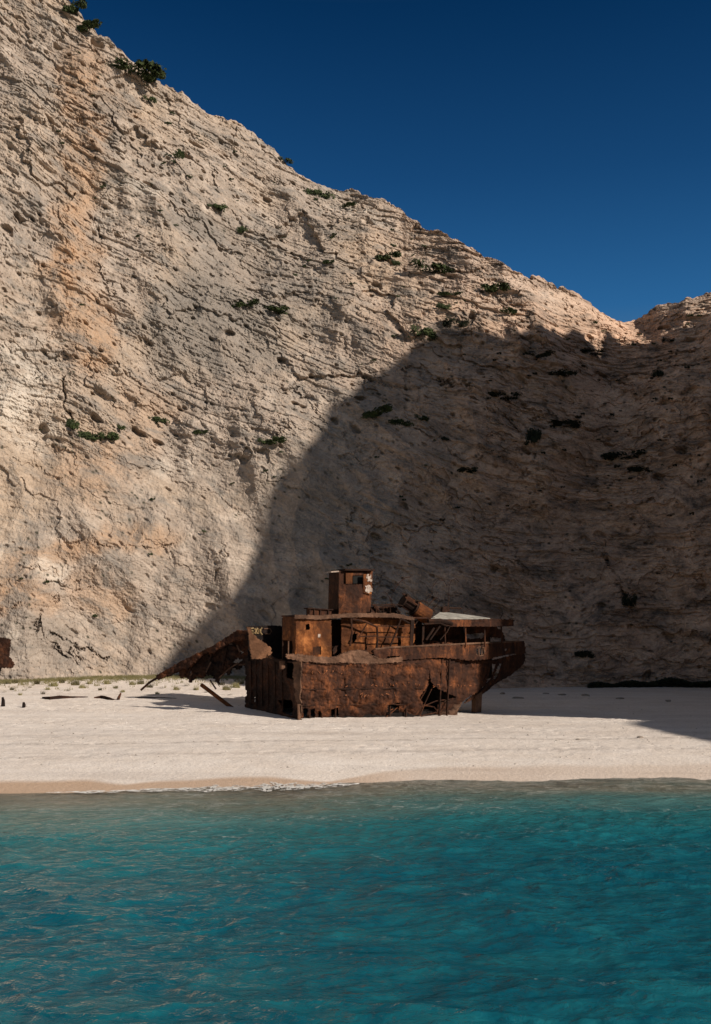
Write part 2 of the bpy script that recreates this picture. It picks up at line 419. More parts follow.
    def stroke(pts, wd, dp):
        """a fracture: sharp upper lip, floor running out below it"""
        best = np.full(PX.shape, 1e9)
        for (x0, y0), (x1, y1) in zip(pts[:-1], pts[1:]):
            vx, vy = x1 - x0, y1 - y0; ln = math.hypot(vx, vy)
            ex, ey = PX + wob - x0, PY + wob2 - y0
            t_ = (ex * vx + ey * vy) / (ln * ln); tc_ = np.clip(t_, 0, 1)
            d = np.hypot(ex - tc_ * vx, ey - tc_ * vy)
            up = (ey - tc_ * vy) < 0
            best = np.minimum(best, np.where(up, d * 5, d * 1.9))
        k = np.clip(best / (wd * var), 0, 1)
        return dp * var * (1 - k) ** 1.3
    for f in (([(38, 612), (44, 640), (56, 652), (82, 662)], 6, -1.3), ([(50, 632), (80, 648), (108, 656)], 7, -1.5), ([(70, 650), (85, 660)], 5, -1.0),
              ([(0, 612), (20, 605), (40, 610), (44, 606), (60, 596), (90, 588)], 4, -.9), ([(38, 575), (60, 590), (92, 580), (104, 560)], 6, -.8),
              ([(62, 380), (66, 410), (84, 440), (100, 440)], 7, -1.4), ([(222, 545), (222, 580)], 5, -1.2), ([(60, 540), (120, 548), (150, 552), (176, 545)], 6, -.9),
              ([(255, 375), (262, 392)], 6, -1.2), ([(92, 215), (98, 235)], 8, -1.5), ([(560, 500), (640, 470)], 4, -.8), ([(525, 430), (535, 455)], 7, -1.5),
              ([(430, 380), (500, 398), (530, 420), (600, 440), (650, 462)], 6, -1.5), ([(520, 345), (570, 358), (640, 395)], 5, -1.3), ([(470, 400), (500, 415), (530, 440), (560, 445)], 5, -1.3), ([(600, 540), (615, 575), (632, 612)], 8, -1.6), ([(400, 425), (440, 440), (470, 470)], 5, -1.0), ([(480, 440), (520, 470), (560, 500)], 6, -1.1),
              ([(60, 70), (62, 140), (70, 250), (64, 330)], 8, -.7)):
        h = h + .45 * stroke(*f)
    h = h * sstep(-.8, 3, Z) + (1 - sstep(-.8, 3.5, Z)) * (.8 + .7 * noise2(S / 2.5, Z / 2, 170))
    h = np.clip(h, -6, 6)
    Dd = D - h
    # stains with shapes of their own; the last mask lightens rock in shadow
    nz = 16 * noise2(S / 6, Z / 6, 180) + 8 * noise2(S / 2, Z / 2, 181)
    def blob(x, y, rx, ry, rot=0.):
        a = R(rot); ex = PX + nz - x; ey = PY + .8 * nz - y
        u = (ex * math.cos(a) + ey * math.sin(a)) / rx; v = (-ex * math.sin(a) + ey * math.cos(a)) / ry
        return 1 - sstep(.45, 1.15, np.hypot(u, v))
    mx = lambda bs: np.clip(sum(k * blob(*b) for b, k in bs), 0, 1)
    ochre = mx([((80, 75, 30, 35), .6), ((85, 150, 30, 70), .7), ((75, 250, 28, 60), .75), ((95, 340, 30, 50), .8), ((60, 300, 20, 60), .6), ((90, 470, 60, 40), .55), ((130, 540, 60, 22), .7),
                ((60, 565, 60, 20, -15), .8), ((20, 600, 40, 18), .8), ((100, 595, 40, 20), .5), ((150, 420, 40, 40), .4), ((120, 110, 40, 10, 30), .5), ((110, 20, 10, 14), .7), ((660, 480, 60, 80), .45), ((480, 430, 60, 30), .3)])
    grey = mx([((190, 225, 40, 14, 12), .8), ((195, 300, 50, 55), .85), ((115, 115, 26, 14), .6), ((118, 148, 16, 10), .7), ((125, 185, 26, 9, 20), .7), ((30, 95, 30, 12, 30), .55), ((225, 335, 70, 55), .75), ((240, 250, 60, 30, 20), .5), ((30, 640, 60, 35), .6), ((160, 350, 20, 40), .6),
               ((300, 300, 60, 50), .45), ((400, 370, 60, 60), .4), ((500, 360, 70, 40), .7), ((600, 420, 100, 50), .55), ((430, 470, 30, 30), .3), ((330, 520, 40, 70), .3), ((30, 210, 16, 10), .4)])
    white = mx([((20, 395, 50, 60), .75), ((60, 575, 26, 14), .75), ((0, 560, 25, 20), .4), ((140, 190, 22, 8, 20), .5), ((110, 215, 18, 30), .25), ((360, 215, 60, 14, 25), .4), ((530, 300, 50, 14, 15), .45), ((15, 640, 14, 12), .5), ((180, 470, 30, 18), .25), ((55, 345, 30, 8, 15), .5)])
    dark = np.clip(sstep(300, 520, PX + nz) * .85 + .35 * sstep(560, 700, PX) + .0 * PX, 0, 1) * (.55 + .45 * sstep(300, 345, PY + .6 * nz))  # covers the shadowed right half and brightens its colour against the shade
    # rows beyond the crest, falling back behind it
    back = np.array([1.5, 4, 9, 20, 45, 90.])
    bx = (PX[-1] - CX) / F
    Dl = Dd[-1]; Zl = Z[-1]
    Xa = np.concatenate([(PX - CX) / F * Dd] + [(bx * (Dl + b))[None] for b in back]); Ya = np.concatenate([Dd] + [(Dl + b)[None] for b in back])
    Za = np.concatenate([Z] + [(Zl - .05 * b - .004 * b * b)[None] for b in back])
    ext = lambda a: np.concatenate([a] + [a[-1:]] * len(back))
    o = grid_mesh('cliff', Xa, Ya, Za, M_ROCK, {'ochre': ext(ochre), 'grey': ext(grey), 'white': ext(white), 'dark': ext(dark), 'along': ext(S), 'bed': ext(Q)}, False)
    tag(o, 'pale layered limestone cliff rising behind the beach with a shaded right half', 'cliff', kind='structure')
    CL.update(cols=cols, PY=HY - (Z - CH) * F / Dd, D=Dd, Z=Z)

def on_cliff(px, py):
    j = int(np.argmin(np.abs(CL['cols'] - px)))
    i = int(np.argmin(np.abs(CL['PY'][:, j] - py)))
    d = float(CL['D'][max(i - 3, 0):i + 4, max(j - 3, 0):j + 4].min())
    return Vector(((px - CX) / F * d, d, CH + (HY - py) * d / F))

# ------------------------------------------------------------------ headland on the right, outside the picture, that throws the big shadow
XC = 66.
EDGE_SAND = [(740, 748), (711, 742), (640, 727), (560, 714)]
EDGE_CLIFF = [(168, 652), (188, 634), (216, 608), (243, 583), (260, 555), (273, 532), (286, 495), (299, 457), (318, 430), (336, 406), (362, 382), (400, 354), (425, 338), (441, 326), (472, 326), (500, 334), (517, 337),
              (524, 328), (548, 325), (568, 334), (585, 328), (605, 326), (622, 332), (640, 342), (675, 336), (711, 325), (760, 312)]
def build_headland():
    pr = []
    hs_, tn = Vector((SUN.x, SUN.y)).normalized(), math.tan(EL)
    for px, py in EDGE_SAND:
        p = gp(px, py, 65); L = (XC - p.x) / hs_.x; pr.append((p.y + hs_.y * L, p.z + tn * L))
    for px, py in EDGE_CLIFF:
        p = on_cliff(px, py) if 0 < px < 715 else Vector(((px - CX) / F * 125, 125, CH + (HY - py) * 125 / F))
        L = (XC - p.x) / hs_.x; pr.append((p.y + hs_.y * L, p.z + tn * L))
    print('headland', [(round(a, 1), round(b, 1)) for a, b in pr])
    pr = [(-40, -3), (-18, 4), (0, 14), (18, 22)] + sorted(pr) + [(125, 60), (160, 64), (260, 62)]
    ys = np.concatenate([np.arange(-40, 20, 2.), np.arange(20, 128, .6), np.arange(128, 260, 6.)])
    top = pw(ys, pr) + sstep(55, 66, ys) * (1.0 * noise2(ys / 3.5, ys * 0, 210) + .6 * noise2(ys / 1.4, ys * 0, 211))
    top = top - 3.0 * np.exp(-((ys - 54) / 5) ** 2)
    cr = np.array([(-26, 0), (-20, .10), (-13, .42), (-7, .75), (-3, .95), (0, 1), (3, .985), (14, .93), (40, .8), (90, .5), (160, 0)])
    us = np.unique(np.concatenate([np.linspace(-26, 3, 70), np.array([6, 10, 14, 20, 28, 40, 60, 90, 120, 160.])]))
    U, Y = np.meshgrid(us, ys)
    k = np.interp(U, cr[:, 0], cr[:, 1])
    T = np.repeat(top[:, None], len(us), 1)
    Z = -1 + k * (T + 1)
    n = (2.2 * fbm(Y / 9, Z / 9, 4, 200) + .8 * ridged(Y / 4, Z / 3, 3, 201)) * sstep(.0, .3, k) * (1 - sstep(.75, .99, k))
    X = XC + U * (.55 + .45 * sstep(8, 50, T)) - n
    # stays clear of the picture's right edge
    X = np.maximum(X, np.where((Y > 0) & (U < 0), .395 * Y + 1.5, X))
    o = grid_mesh('headland', X, Y, Z, M_ROCK, {**{a: np.zeros(X.shape) for a in ('ochre', 'grey', 'white')}, 'dark': np.zeros(X.shape) + .3, 'along': Y, 'bed': Z}, False)
    tag(o, 'limestone headland closing the cove on the right', 'headland', kind='structure')

build_beach(); build_sea(); build_cliff(); build_headland()
# ------------------------------------------------------------------ rust and other small materials
def mat_rust(name, dark, mid, bright, amount=.5, streak=.6):
    n = NT(name); c = n.coord()
    st = n.noise(n.mapv(c, (1.1, 1.1, .30)), 1.5, 6, .72, .6)
    bl = n.noise(c, .9, 6, .7, .4)
    fi = n.noise(c, 7, 5, .75)
    col = n.ramp(bl, [(.36, dark), (.53, mid), (.70, bright)])
    col = n.mix(n.ramp(st, [(.42, streak), (.58, 0.)]), col, tuple(v * .35 for v in dark))
    col = n.mix(n.math('MULTIPLY', n.ramp(st, [(.55, 0.), (.72, amount)]), n.ramp(fi, [(.35, .3), (.6, 1.)])), col, bright)
    col = n.mix(n.ramp(fi, [(.60, 0.), (.75, .5)]), col, tuple(min(1, v * 1.9 + .02) for v in mid))
    col = n.mix(n.ramp(fi, [(.28, .7), (.42, 0.)]), col, tuple(v * .4 for v in dark))
    pat = n.noise(c, .38, 4, .6, .6)
    col = n.mix(n.ramp(pat, [(.40, .7), (.54, 0.)]), col, tuple(v * .6 for v in dark))
    nr = n.bump(n.math('ADD', fi, n.math('MULTIPLY', bl, 2.)), .8, .08)
    n.pbr(col, .85, nr, spec=.2)
    return n.m
RUST = mat_rust('rust_brown', (.032, .013, .008), (.100, .036, .016), (.25, .082, .027), .75, .65)
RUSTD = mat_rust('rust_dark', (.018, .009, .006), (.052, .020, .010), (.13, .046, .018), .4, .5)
BLACK = mat_rust('black_rust_and_shade', (.008, .005, .004), (.018, .010, .008), (.035, .018, .011), .2)  # near-black rust, also the painted darkness inside the hull
RUSTO = mat_rust('rust_orange', (.07, .024, .009), (.20, .064, .018), (.44, .165, .05), .85, .5)
RUSTL = mat_rust('rust_pale', (.085, .045, .028), (.16, .085, .052), (.24, .13, .08), .4, .3)
def flat_mat(name, a, b, scale=3., rough=.9):
    n = NT(name); c = n.coord()
    f = n.noise(c, scale, 5, .7)
    n.pbr(n.ramp(f, [(.35, a), (.65, b)]), rough, n.bump(f, .6, .05)); return n.m
MARKS = flat_mat('bright_rust_marks', (.22, .075, .03), (.36, .14, .06), 4)
PAINT_Y = flat_mat('old_yellow_paint', (.20, .125, .055), (.40, .29, .15), 9)
PAINT_W = flat_mat('old_white_paint', (.16, .10, .07), (.48, .40, .34), 5)
FINMAT = mat_rust('rust_tan', (.10, .045, .022), (.21, .10, .052), (.30, .15, .08), .3, .2)
PALE = flat_mat('bleached_boards', (.20, .185, .16), (.38, .355, .31), 1.6)
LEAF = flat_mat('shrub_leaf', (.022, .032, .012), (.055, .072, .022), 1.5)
LEAF_SHADE = flat_mat('leaf_in_shade', (.010, .013, .007), (.026, .032, .014), 1.5)  # leaf colour darkened for plants standing in the cliff's shadow
BARK = flat_mat('shrub_wood', (.06, .045, .03), (.10, .08, .06), 6)
BLADE = flat_mat('dry_grass', (.13, .12, .045), (.26, .22, .11), .8)
STONE = flat_mat('boulder_stone', (.16, .135, .11), (.36, .30, .25), 2.5)

# ------------------------------------------------------------------ the ship's own planes
TH = R(33)
A_ = np.array([math.cos(TH), math.sin(TH)]); B_ = np.array([-math.sin(TH), math.cos(TH)])
C0 = np.array([(300 - CX) / F * 74, 74.])
def SP(px, py, b=0.):
    """point at a distance b inboard of the hull's side plane"""
    px = np.asarray(px, float); py = np.asarray(py, float)
    k = (px - CX) / F; b = np.asarray(b, float); qx, qy = C0[0] + B_[0] * b, C0[1] + B_[1] * b
    a = (k * qy - qx) / (A_[0] - k * A_[1])
    y = qy + a * A_[1]
    return np.stack([qx + a * A_[0] + 0 * py, y + 0 * py, CH + (HY - py) * y / F], -1)
def EP(px, py, a=0.):
    """point on the broken end, a metres along the hull"""
    px = np.asarray(px, float); py = np.asarray(py, float)
    k = (px - CX) / F; q0 = C0[0] + A_[0] * a; q1 = C0[1] + A_[1] * a
    b = (k * q1 - q0) / (B_[0] - k * B_[1])
    y = q1 + b * B_[1]
    return np.stack([q0 + b * B_[0] + 0 * py, y + 0 * py, CH + (HY - py) * y / F], -1)
FX0 = np.array([(247 - CX) / F * 82, 82.]); FX1 = np.array([(140 - CX) / F * 86.5, 86.5])
def FP(px, py, off=0.):
    """point on the plane of the collapsed section"""
    px = np.asarray(px, float); py = np.asarray(py, float)
    d_ = (FX1 - FX0) / np.linalg.norm(FX1 - FX0); nrm = np.array([-d_[1], d_[0]]); nrm = nrm * np.sign(nrm[1])
    o_ = np.stack([FX0[0] + nrm[0] * off + 0 * px, FX0[1] + nrm[1] * off + 0 * px])
    k = (px - CX) / F
    t_ = (k * o_[1] - o_[0]) / (d_[0] - k * d_[1])
    y = o_[1] + t_ * d_[1]
    return np.stack([o_[0] + t_ * d_[0] + 0 * py, y + 0 * py, CH + (HY - py) * y / F], -1)
def AP(a, b, z): return Vector((C0[0] + A_[0] * a + B_[0] * b, C0[1] + A_[1] * a + B_[1] * b, z))

def inside(poly, x, y):
    r = np.zeros(np.shape(x), bool)
    p = list(poly)
    for (x0, y0), (x1, y1) in zip(p, p[1:] + p[:1]):
        if y0 == y1: continue
        r ^= ((y0 > y) != (y1 > y)) & (x < (x1 - x0) * (y - y0) / (y1 - y0) + x0)
    return r

def sheet(name, poly, plane, m, parent, t=.06, dent=.05, holes=(), step=.55, jag=.8, bend=None, seed=1):
    """a dented, torn steel plate with its own thickness"""
    p = np.array(poly, float)
    xs = np.arange(p[:, 0].min() - 1, p[:, 0].max() + 1.01, step); ys = np.arange(p[:, 1].min() - 1, p[:, 1].max() + 1.01, step)
    X, Y = np.meshgrid(xs, ys)
    off = dent * 2 * fbm(X / 14, Y / 11, 3, seed) + dent * .5 * noise2(X / 3, Y / 3, seed + 9)
    if bend: off = off + bend(X, Y)
    P = plane(X, Y, off)
    cx = X[:-1, :-1] + step / 2 + jag * noise2(X / 2.3, Y / 2.3, seed + 5)[:-1, :-1]; cy = Y[:-1, :-1] + step / 2 + jag * noise2(X / 2.3, Y / 2.3, seed + 6)[:-1, :-1]
    keep = inside(poly, cx, cy)
    for h in holes: keep &= ~inside(h, cx, cy)
    o = grid_mesh(name, P[..., 0], P[..., 1], P[..., 2], m, None, False, keep)
    if parent is not None: o.parent = parent; o.matrix_parent_inverse = parent.matrix_world.inverted()
    sol = o.modifiers.new('thick', 'SOLIDIFY'); sol.thickness = t; sol.offset = 0
    return o

class MB:
    def __init__(s): s.bm = bmesh.new()
    def hexa(s, f, b):
        v = [s.bm.verts.new(Vector(p)) for p in list(f) + list(b)]
        for q in ((0, 1, 2, 3), (7, 6, 5, 4), (0, 4, 5, 1), (1, 5, 6, 2), (2, 6, 7, 3), (3, 7, 4, 0)): s.bm.faces.new([v[i] for i in q])
        return s
    def side(s, quad, b0, b1):
        """box whose near face is drawn on the side plane b0 and runs inboard to b1"""
        f = [SP(x, y, b0) for x, y in quad]; d = np.array([B_[0], B_[1], 0]) * (b1 - b0)
        return s.hexa(f, [p + d for p in f])
    def bar(s, p, q, w_, h_=None):
        p, q = Vector(p), Vector(q); h_ = h_ or w_
        d = (q - p).normalized(); u = d.cross(Vector((0, 0, 1)))
        if u.length < .05: u = d.cross(Vector((A_[0], A_[1], 0)))
        u.normalize(); v = u.cross(d)
        c = [u * w_ / 2 + v * h_ / 2, -u * w_ / 2 + v * h_ / 2, -u * w_ / 2 - v * h_ / 2, u * w_ / 2 - v * h_ / 2]
        return s.hexa([p + k for k in c], [q + k for k in c])
    def tube(s, pts, r, n=7):
        pts = [Vector(p) for p in pts]; rings = []
        for i, p in enumerate(pts):
            d = (pts[min(i + 1, len(pts) - 1)] - pts[max(i - 1, 0)]).normalized()
            u = d.cross(Vector((.3, .2, 1))).normalized(); v = u.cross(d)
            rr = r[i] if hasattr(r, '__len__') else r
            rings.append([s.bm.verts.new(p + (u * math.cos(k * 2 * math.pi / n) + v * math.sin(k * 2 * math.pi / n)) * rr) for k in range(n)])
        for a, b in zip(rings, rings[1:]):
            for k in range(n): s.bm.faces.new((a[k], a[(k + 1) % n], b[(k + 1) % n], b[k]))
        s.bm.faces.new(rings[0][::-1]); s.bm.faces.new(rings[-1])
        return s
    def split(s, name, m, parent):
        """every separate piece as an object of its own"""
        bm = s.bm; bm.verts.ensure_lookup_table(); seen = set()
        for v in bm.verts:
            if v in seen: continue
            st, isl = [v], []
            seen.add(v)
            while st:
                q = st.pop(); isl.append(q)
                for e in q.link_edges:
                    o_ = e.other_vert(q)
                    if o_ not in seen: seen.add(o_); st.append(o_)
            nb = MB(); mp = {q: nb.bm.verts.new(q.co) for q in isl}
            for f in {f for q in isl for f in q.link_faces}: nb.bm.faces.new([mp[q] for q in f.verts])
            nb.build(name, m, parent)
        bm.free()
    def build(s, name, m, parent=None, bevel=0.):
        bmesh.ops.recalc_face_normals(s.bm, faces=s.bm.faces)
        if bevel: bmesh.ops.bevel(s.bm, geom=list(s.bm.edges), offset=bevel, segments=1, affect='EDGES')
        me = bpy.data.meshes.new(name); s.bm.to_mesh(me); s.bm.free()
        return link(name, me, m, parent)

def absorb(o, mb, m):
    """surface marks become part of the plate's own mesh"""
    dg = bpy.context.evaluated_depsgraph_get()
    base = bpy.data.meshes.new_from_object(o.evaluated_get(dg)); o.modifiers.clear()
    bmesh.ops.recalc_face_normals(mb.bm, faces=mb.bm.faces)
    tmp = bpy.data.meshes.new('marks'); mb.bm.to_mesh(tmp); mb.bm.free()
    k = len(base.materials); base.materials.append(m)
    bm = bmesh.new(); bm.from_mesh(base); n0 = len(bm.faces); bm.from_mesh(tmp); bm.faces.ensure_lookup_table()
    for f in bm.faces[n0:]: f.material_index = k
    bm.to_mesh(base); bm.free(); o.data = base

def spts(l, b): return [Vector(SP(x, y, b)) for x, y in l]

# ------------------------------------------------------------------ the wreck
def build_wreck():
    base = AP(9, 4, .7)
    W = empty('shipwreck', base, 'large rusted ship wreck with a wheelhouse resting broken on the sand', 'shipwreck')
    def taper(X, Y):
        a = (X - 300) / 9.9
        v = np.clip((Y - 690) / 30, 0, 1)
        return .035 * np.maximum(a - 10.5, 0) ** 2 + 1.0 * v * v * (1 + a * .05)
    tear = [(429, 671), (431, 682), (437, 688), (447, 693), (457, 697), (449, 700), (438, 705), (436, 726), (418, 726), (423, 702), (419, 698), (428, 685)]
    hs = sheet('hull_side', [(300, 661), (330, 663), (372, 662), (400, 661), (440, 659), (489, 660), (490, 668), (486, 684), (476, 693), (465, 699), (458, 706), (456, 726), (299, 728)], SP, RUST, W, .07, .085,
               [[(303, 708), (307.5, 708), (308, 728), (303, 728)], [(310, 709), (315, 708), (315, 728), (311, 728)], [(318, 711), (321, 711), (321, 716), (318, 717)], [(331, 709), (338, 707.5), (339, 728), (331, 728)],
                [(388, 705), (400, 702), (396, 728), (383, 728)], tear], bend=taper, seed=5)
    # rubbing strakes and the row of scratched marks on the side
    m = MB()
    for y0, x0, x1, r in ((689.5, 303, 428, .05), (705.5, 302, 417, .045), (664.5, 302, 486, .04)):
        xs = np.arange(x0, x1, 6); m.tube([Vector(SP(x, y0 - (x - 300) * .012 + .5 * math.sin(x * .7), float(taper(np.array(x), np.array(y0))) - .05)) for x in xs], r, 5)
    absorb(hs, m, RUSTD)
    rnd = random.Random(4); m = MB()
    for y0, x0, x1, h_ in ((672, 312, 395, 4.5), (684.5, 338, 425, 4.5), (694.5, 345, 395, 6), (686, 432, 470, 3)):
        x = x0
        while x < x1:
            w_ = rnd.uniform(1.5, 4)
            if rnd.random() < .72:
                pts = [(x + rnd.uniform(0, w_), y0 + rnd.uniform(-h_ / 2, h_ / 2)) for _ in range(rnd.choice((2, 3, 3)))]
                m.tube([Vector(SP(p, q, float(taper(np.array(p), np.array(q))) - .10 - .04 * abs(rnd.gauss(0, 1)))) for p, q in pts], .026, 4)
            x += w_ + rnd.uniform(.3, 1.5)
    absorb(hs, m, MARKS)
    # seams of the plating
    m = MB()
    for x in (322, 346, 371, 394, 416, 441, 462):
        y1 = 704 if x < 418 else 684
        m.tube([Vector(SP(x + .3 * math.sin(y), y, float(taper(np.array(x), np.array(y))) - .035)) for y in range(663, y1, 5)], .018, 4)
    absorb(hs, m, RUSTD)
    # stern
    sc = sheet('stern_counter', [(488, 661), (505, 657), (524, 652), (525.5, 659), (521, 667), (509, 676), (495, 684), (487, 691), (477, 697), (463, 704), (470, 697), (483, 688), (489, 673)], SP, RUST, W, .07, .05,
          [[(491, 664), (496.5, 664), (491, 680), (485, 684)], [(499, 663), (503, 663), (497, 677), (492, 681)]], bend=lambda X, Y: .35 + .03 * np.maximum((X - 300) / 9.9 - 10.5, 0) ** 2 + .012 * np.maximum(Y - 664, 0), seed=8)
    m = MB()
    for l in ([(497, 662), (492, 678), (480, 692), (466, 701)], [(503, 661), (497, 680), (486, 691)], [(489, 662), (488, 674), (480, 688), (463, 700)]): m.tube(spts(l, 2.2), .07, 5)
    m.split('stern_rib', RUSTD, sc)
    m = MB()
    for a in (1.2, 2.3, 3.5, 8.6, 10.2, 13.6, 14.4): m.bar(AP(a, .75, .3), AP(a, .35, 5.4), .09, .16)
    m.split('inner_rib', RUSTD, W)
    sheet('keel_plate', [(438, 705), (447, 700), (462, 702), (457, 711), (459, 730), (432, 730)], SP, RUSTL, W, .12, .1, bend=lambda X, Y: 1.6 + 0 * X, seed=12)
    m = MB()
    for l in ([(419, 708), (436, 701), (452, 699)], [(417, 704), (434, 707), (441, 716)], [(421, 716), (438, 712)], [(420, 700), (426, 690), (430, 676)], [(432, 688), (425, 703), (420, 716)], [(386, 712), (393, 709)], [(385, 718), (398, 707)]): m.tube(spts(l, .75), .05, 5)
    m.split('torn_frame', RUST, W)
    m = MB(); m.side([(476, 692), (482.5, 692), (481, 724), (475.5, 724)], 2.2, 2.8); m.build('rudder_post', RUSTL, W, .03)
    # far side, deck and inside of the hull
    m = MB()
    m.hexa([AP(.6, 8.2, .0), AP(17, 7.6, .0), AP(17, 7.6, 5.4), AP(.6, 8.2, 5.4)], [AP(.6, 8.4, .0), AP(17, 7.8, .0), AP(17, 7.8, 5.4), AP(.6, 8.4, 5.4)])
    m.hexa([AP(17, 7.6, 1.9), AP(22.5, 4.4, 3.6), AP(22.5, 4.4, 5.6), AP(17, 7.6, 5.4)], [AP(17, 7.8, 1.9), AP(22.5, 4.6, 3.6), AP(22.5, 4.6, 5.6), AP(17, 7.8, 5.4)])
    m.build('far_hull_side', RUSTD, W)
    m = MB(); m.hexa([AP(.3, .15, 5.25), AP(11, .15, 5.35), AP(17, 1.6, 5.4), AP(22.6, 4.2, 5.6)], [AP(.3, .15, 5.4), AP(11, .15, 5.5), AP(17, 1.6, 5.55), AP(22.6, 4.2, 5.75)])
    m.hexa([AP(.3, .15, 5.25), AP(22.6, 4.2, 5.6), AP(17, 7.5, 5.4), AP(.3, 8.2, 5.25)], [AP(.3, .15, 5.4), AP(22.6, 4.2, 5.75), AP(17, 7.5, 5.55), AP(.3, 8.2, 5.4)])
    m.build('deck', RUSTD, W)
    m = MB(); m.hexa([AP(7, .9, .2), AP(7, 7.9, .2), AP(7, 7.9, 5.2), AP(7, .9, 5.2)], [AP(7.1, .9, .2), AP(7.1, 7.9, .2), AP(7.1, 7.9, 5.2), AP(7.1, .9, 5.2)]); m.build('inner_dark_plate', BLACK, W)  # near-black filling plates added so the hull's inside reads dark
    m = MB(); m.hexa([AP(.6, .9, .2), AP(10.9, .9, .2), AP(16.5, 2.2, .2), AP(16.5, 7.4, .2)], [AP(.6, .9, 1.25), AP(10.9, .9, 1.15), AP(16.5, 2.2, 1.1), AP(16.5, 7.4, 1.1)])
    m.build('inner_dark_floor', BLACK, W)
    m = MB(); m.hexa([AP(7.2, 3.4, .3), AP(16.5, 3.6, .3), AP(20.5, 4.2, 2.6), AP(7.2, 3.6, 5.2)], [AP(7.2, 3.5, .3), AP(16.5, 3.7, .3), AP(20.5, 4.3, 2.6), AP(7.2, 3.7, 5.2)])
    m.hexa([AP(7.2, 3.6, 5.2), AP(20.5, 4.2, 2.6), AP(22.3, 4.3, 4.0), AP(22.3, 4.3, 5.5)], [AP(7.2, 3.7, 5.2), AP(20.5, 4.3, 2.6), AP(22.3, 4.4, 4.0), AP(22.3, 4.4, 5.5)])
    m.build('dark_backing_plate', BLACK, W)  # black backing added behind the tear and the stern holes
    # the broken end
    bk = sheet('broken_bulkhead', [(245.5, 659), (262, 656), (276, 658), (292, 663), (301, 660), (301, 730), (288, 730), (246, 714), (245, 706), (247, 690), (245.5, 676)], lambda x, y, o: EP(x, y, .12) + np.stack([o * A_[0], o * A_[1], 0 * o], -1), RUSTD, W, .07, .07,
          [[(285, 660), (295, 664), (295, 680), (288, 677)], [(279, 700), (292, 700), (293, 716), (284, 713)], [(255, 697), (258, 697), (258, 702), (255, 702)]], seed=15)
    m = MB()
    for x in (251, 256, 262, 268, 275, 282): m.bar(EP(x, 661, 0), EP(x + .6, 704 + (x - 250) * .18, .02), .07, .10)
    m.split('stiffener', RUSTD, bk)
    sheet('corner_plate', [(293, 662), (300.5, 660.5), (301.5, 675), (300.5, 722), (297, 724), (298, 706), (294, 684)], lambda x, y, o: EP(x, y, -.05) + np.stack([o * A_[0], o * A_[1], 0 * o], -1), RUSTL, W, .08, .05, seed=17)
    m = MB(); m.tube(spts([(298.5, 704), (298.8, 722)], -.12), .10, 6); m.tube(spts([(288.5, 641), (288.3, 657)], .8), .05, 6)
    m.tube(spts([(270, 656), (275, 660)], 4.5), .13, 6); m.tube(spts([(282, 661), (282.5, 669)], 2.2), .22, 8); m.split('pipe_stub', RUSTL, W)
    sheet('marked_panel', [(248.5, 626), (266, 625.5), (284, 626), (284, 661), (248, 661)], SP, BLACK, W, .08, .03, bend=lambda X, Y: 8.3 + 0 * X, seed=19)
    sheet('bracket_plate', [(247.4, 626.5), (250, 627), (252, 633), (258.5, 639), (270.5, 647.5), (271, 653), (267.5, 657.5), (251.5, 659.5), (249.5, 645)], SP, FINMAT, W, .12, .03, bend=lambda X, Y: 2.6 + 0 * X, seed=21)
    m = MB()
    for l in ([(253.5, 628.3), (251, 628.6), (250.7, 630.6), (253, 631.2), (253, 633.6), (250.6, 634)], [(254.5, 628.3), (257.3, 633.8)], [(257.6, 628), (254.8, 633.6)], [(258.4, 633.8), (258.4, 628.3), (260, 631.5)], [(262, 627.6), (260.4, 629.6), (260.4, 632.6), (262, 634.8)]): m.tube(spts(l, 8.2 if l[0][0] > 253.9 else 8.2), .07, 4)
    m.build('painted_marks', PAINT_Y, W)
    m = MB(); m.tube(spts([(264, 629), (270, 628.6), (271.5, 631), (270, 634), (265, 634)], 8.2), .05, 4); m.build('painted_marks', RUSTL, W)
    # deck edge and bulwark
    sheet('gunwale', [(285.5, 654), (300, 654.5), (328, 657.5), (337, 656), (345, 652), (357, 650), (366, 651.5), (374, 656), (381, 659), (402, 657), (402, 662), (372, 664), (340, 662.5), (326, 663.5), (300, 661), (287, 658.5)], SP, RUSTL, W, .12, .06, bend=lambda X, Y: -.14 + 0 * X, seed=25)
    bw = sheet('bulwark', [(373, 649.5), (388, 647.5), (400, 648), (440, 646.5), (480, 645), (524, 641), (525.5, 653), (505, 655), (489, 659), (470, 660.5), (440, 657.5), (403, 660), (386, 661), (375, 659)], SP, RUST, W, .09, .04,
          [[(387.5, 656), (399, 655.7), (402, 662), (385, 662)], [(476, 648), (483, 647.5), (484, 655), (476, 655.5)], [(504.5, 648.5), (507, 648.5), (507, 651), (504.5, 651)]], bend=lambda X, Y: -.10 + .02 * np.maximum((X - 300) / 9.9 - 10.5, 0) ** 2, seed=27)
    m = MB()
    k = .02 * np.maximum((480 - 300) / 9.9 - 10.5, 0) ** 2 - .16
    m.tube(spts([(476, 648), (480, 647), (483.5, 648), (484.5, 652), (483, 655.5), (479, 656), (476, 655), (475, 651), (476, 648)], k), .08, 6); m.bar(*spts([(478.5, 648), (478.8, 655.5)], k), .10); m.bar(*spts([(481.7, 648), (481.5, 655.5)], k), .08)
    m.build('fairlead', RUSTL, bw)
    m = MB(); m.tube([Vector(SP(x, 648.2 - (x - 375) * .048 + (.8 if x < 385 else 0), .02 * max((x - 300) / 9.9 - 10.5, 0) ** 2 - .14)) for x in range(375, 525, 6)], .085, 6); m.build('handrail', RUSTL, bw)
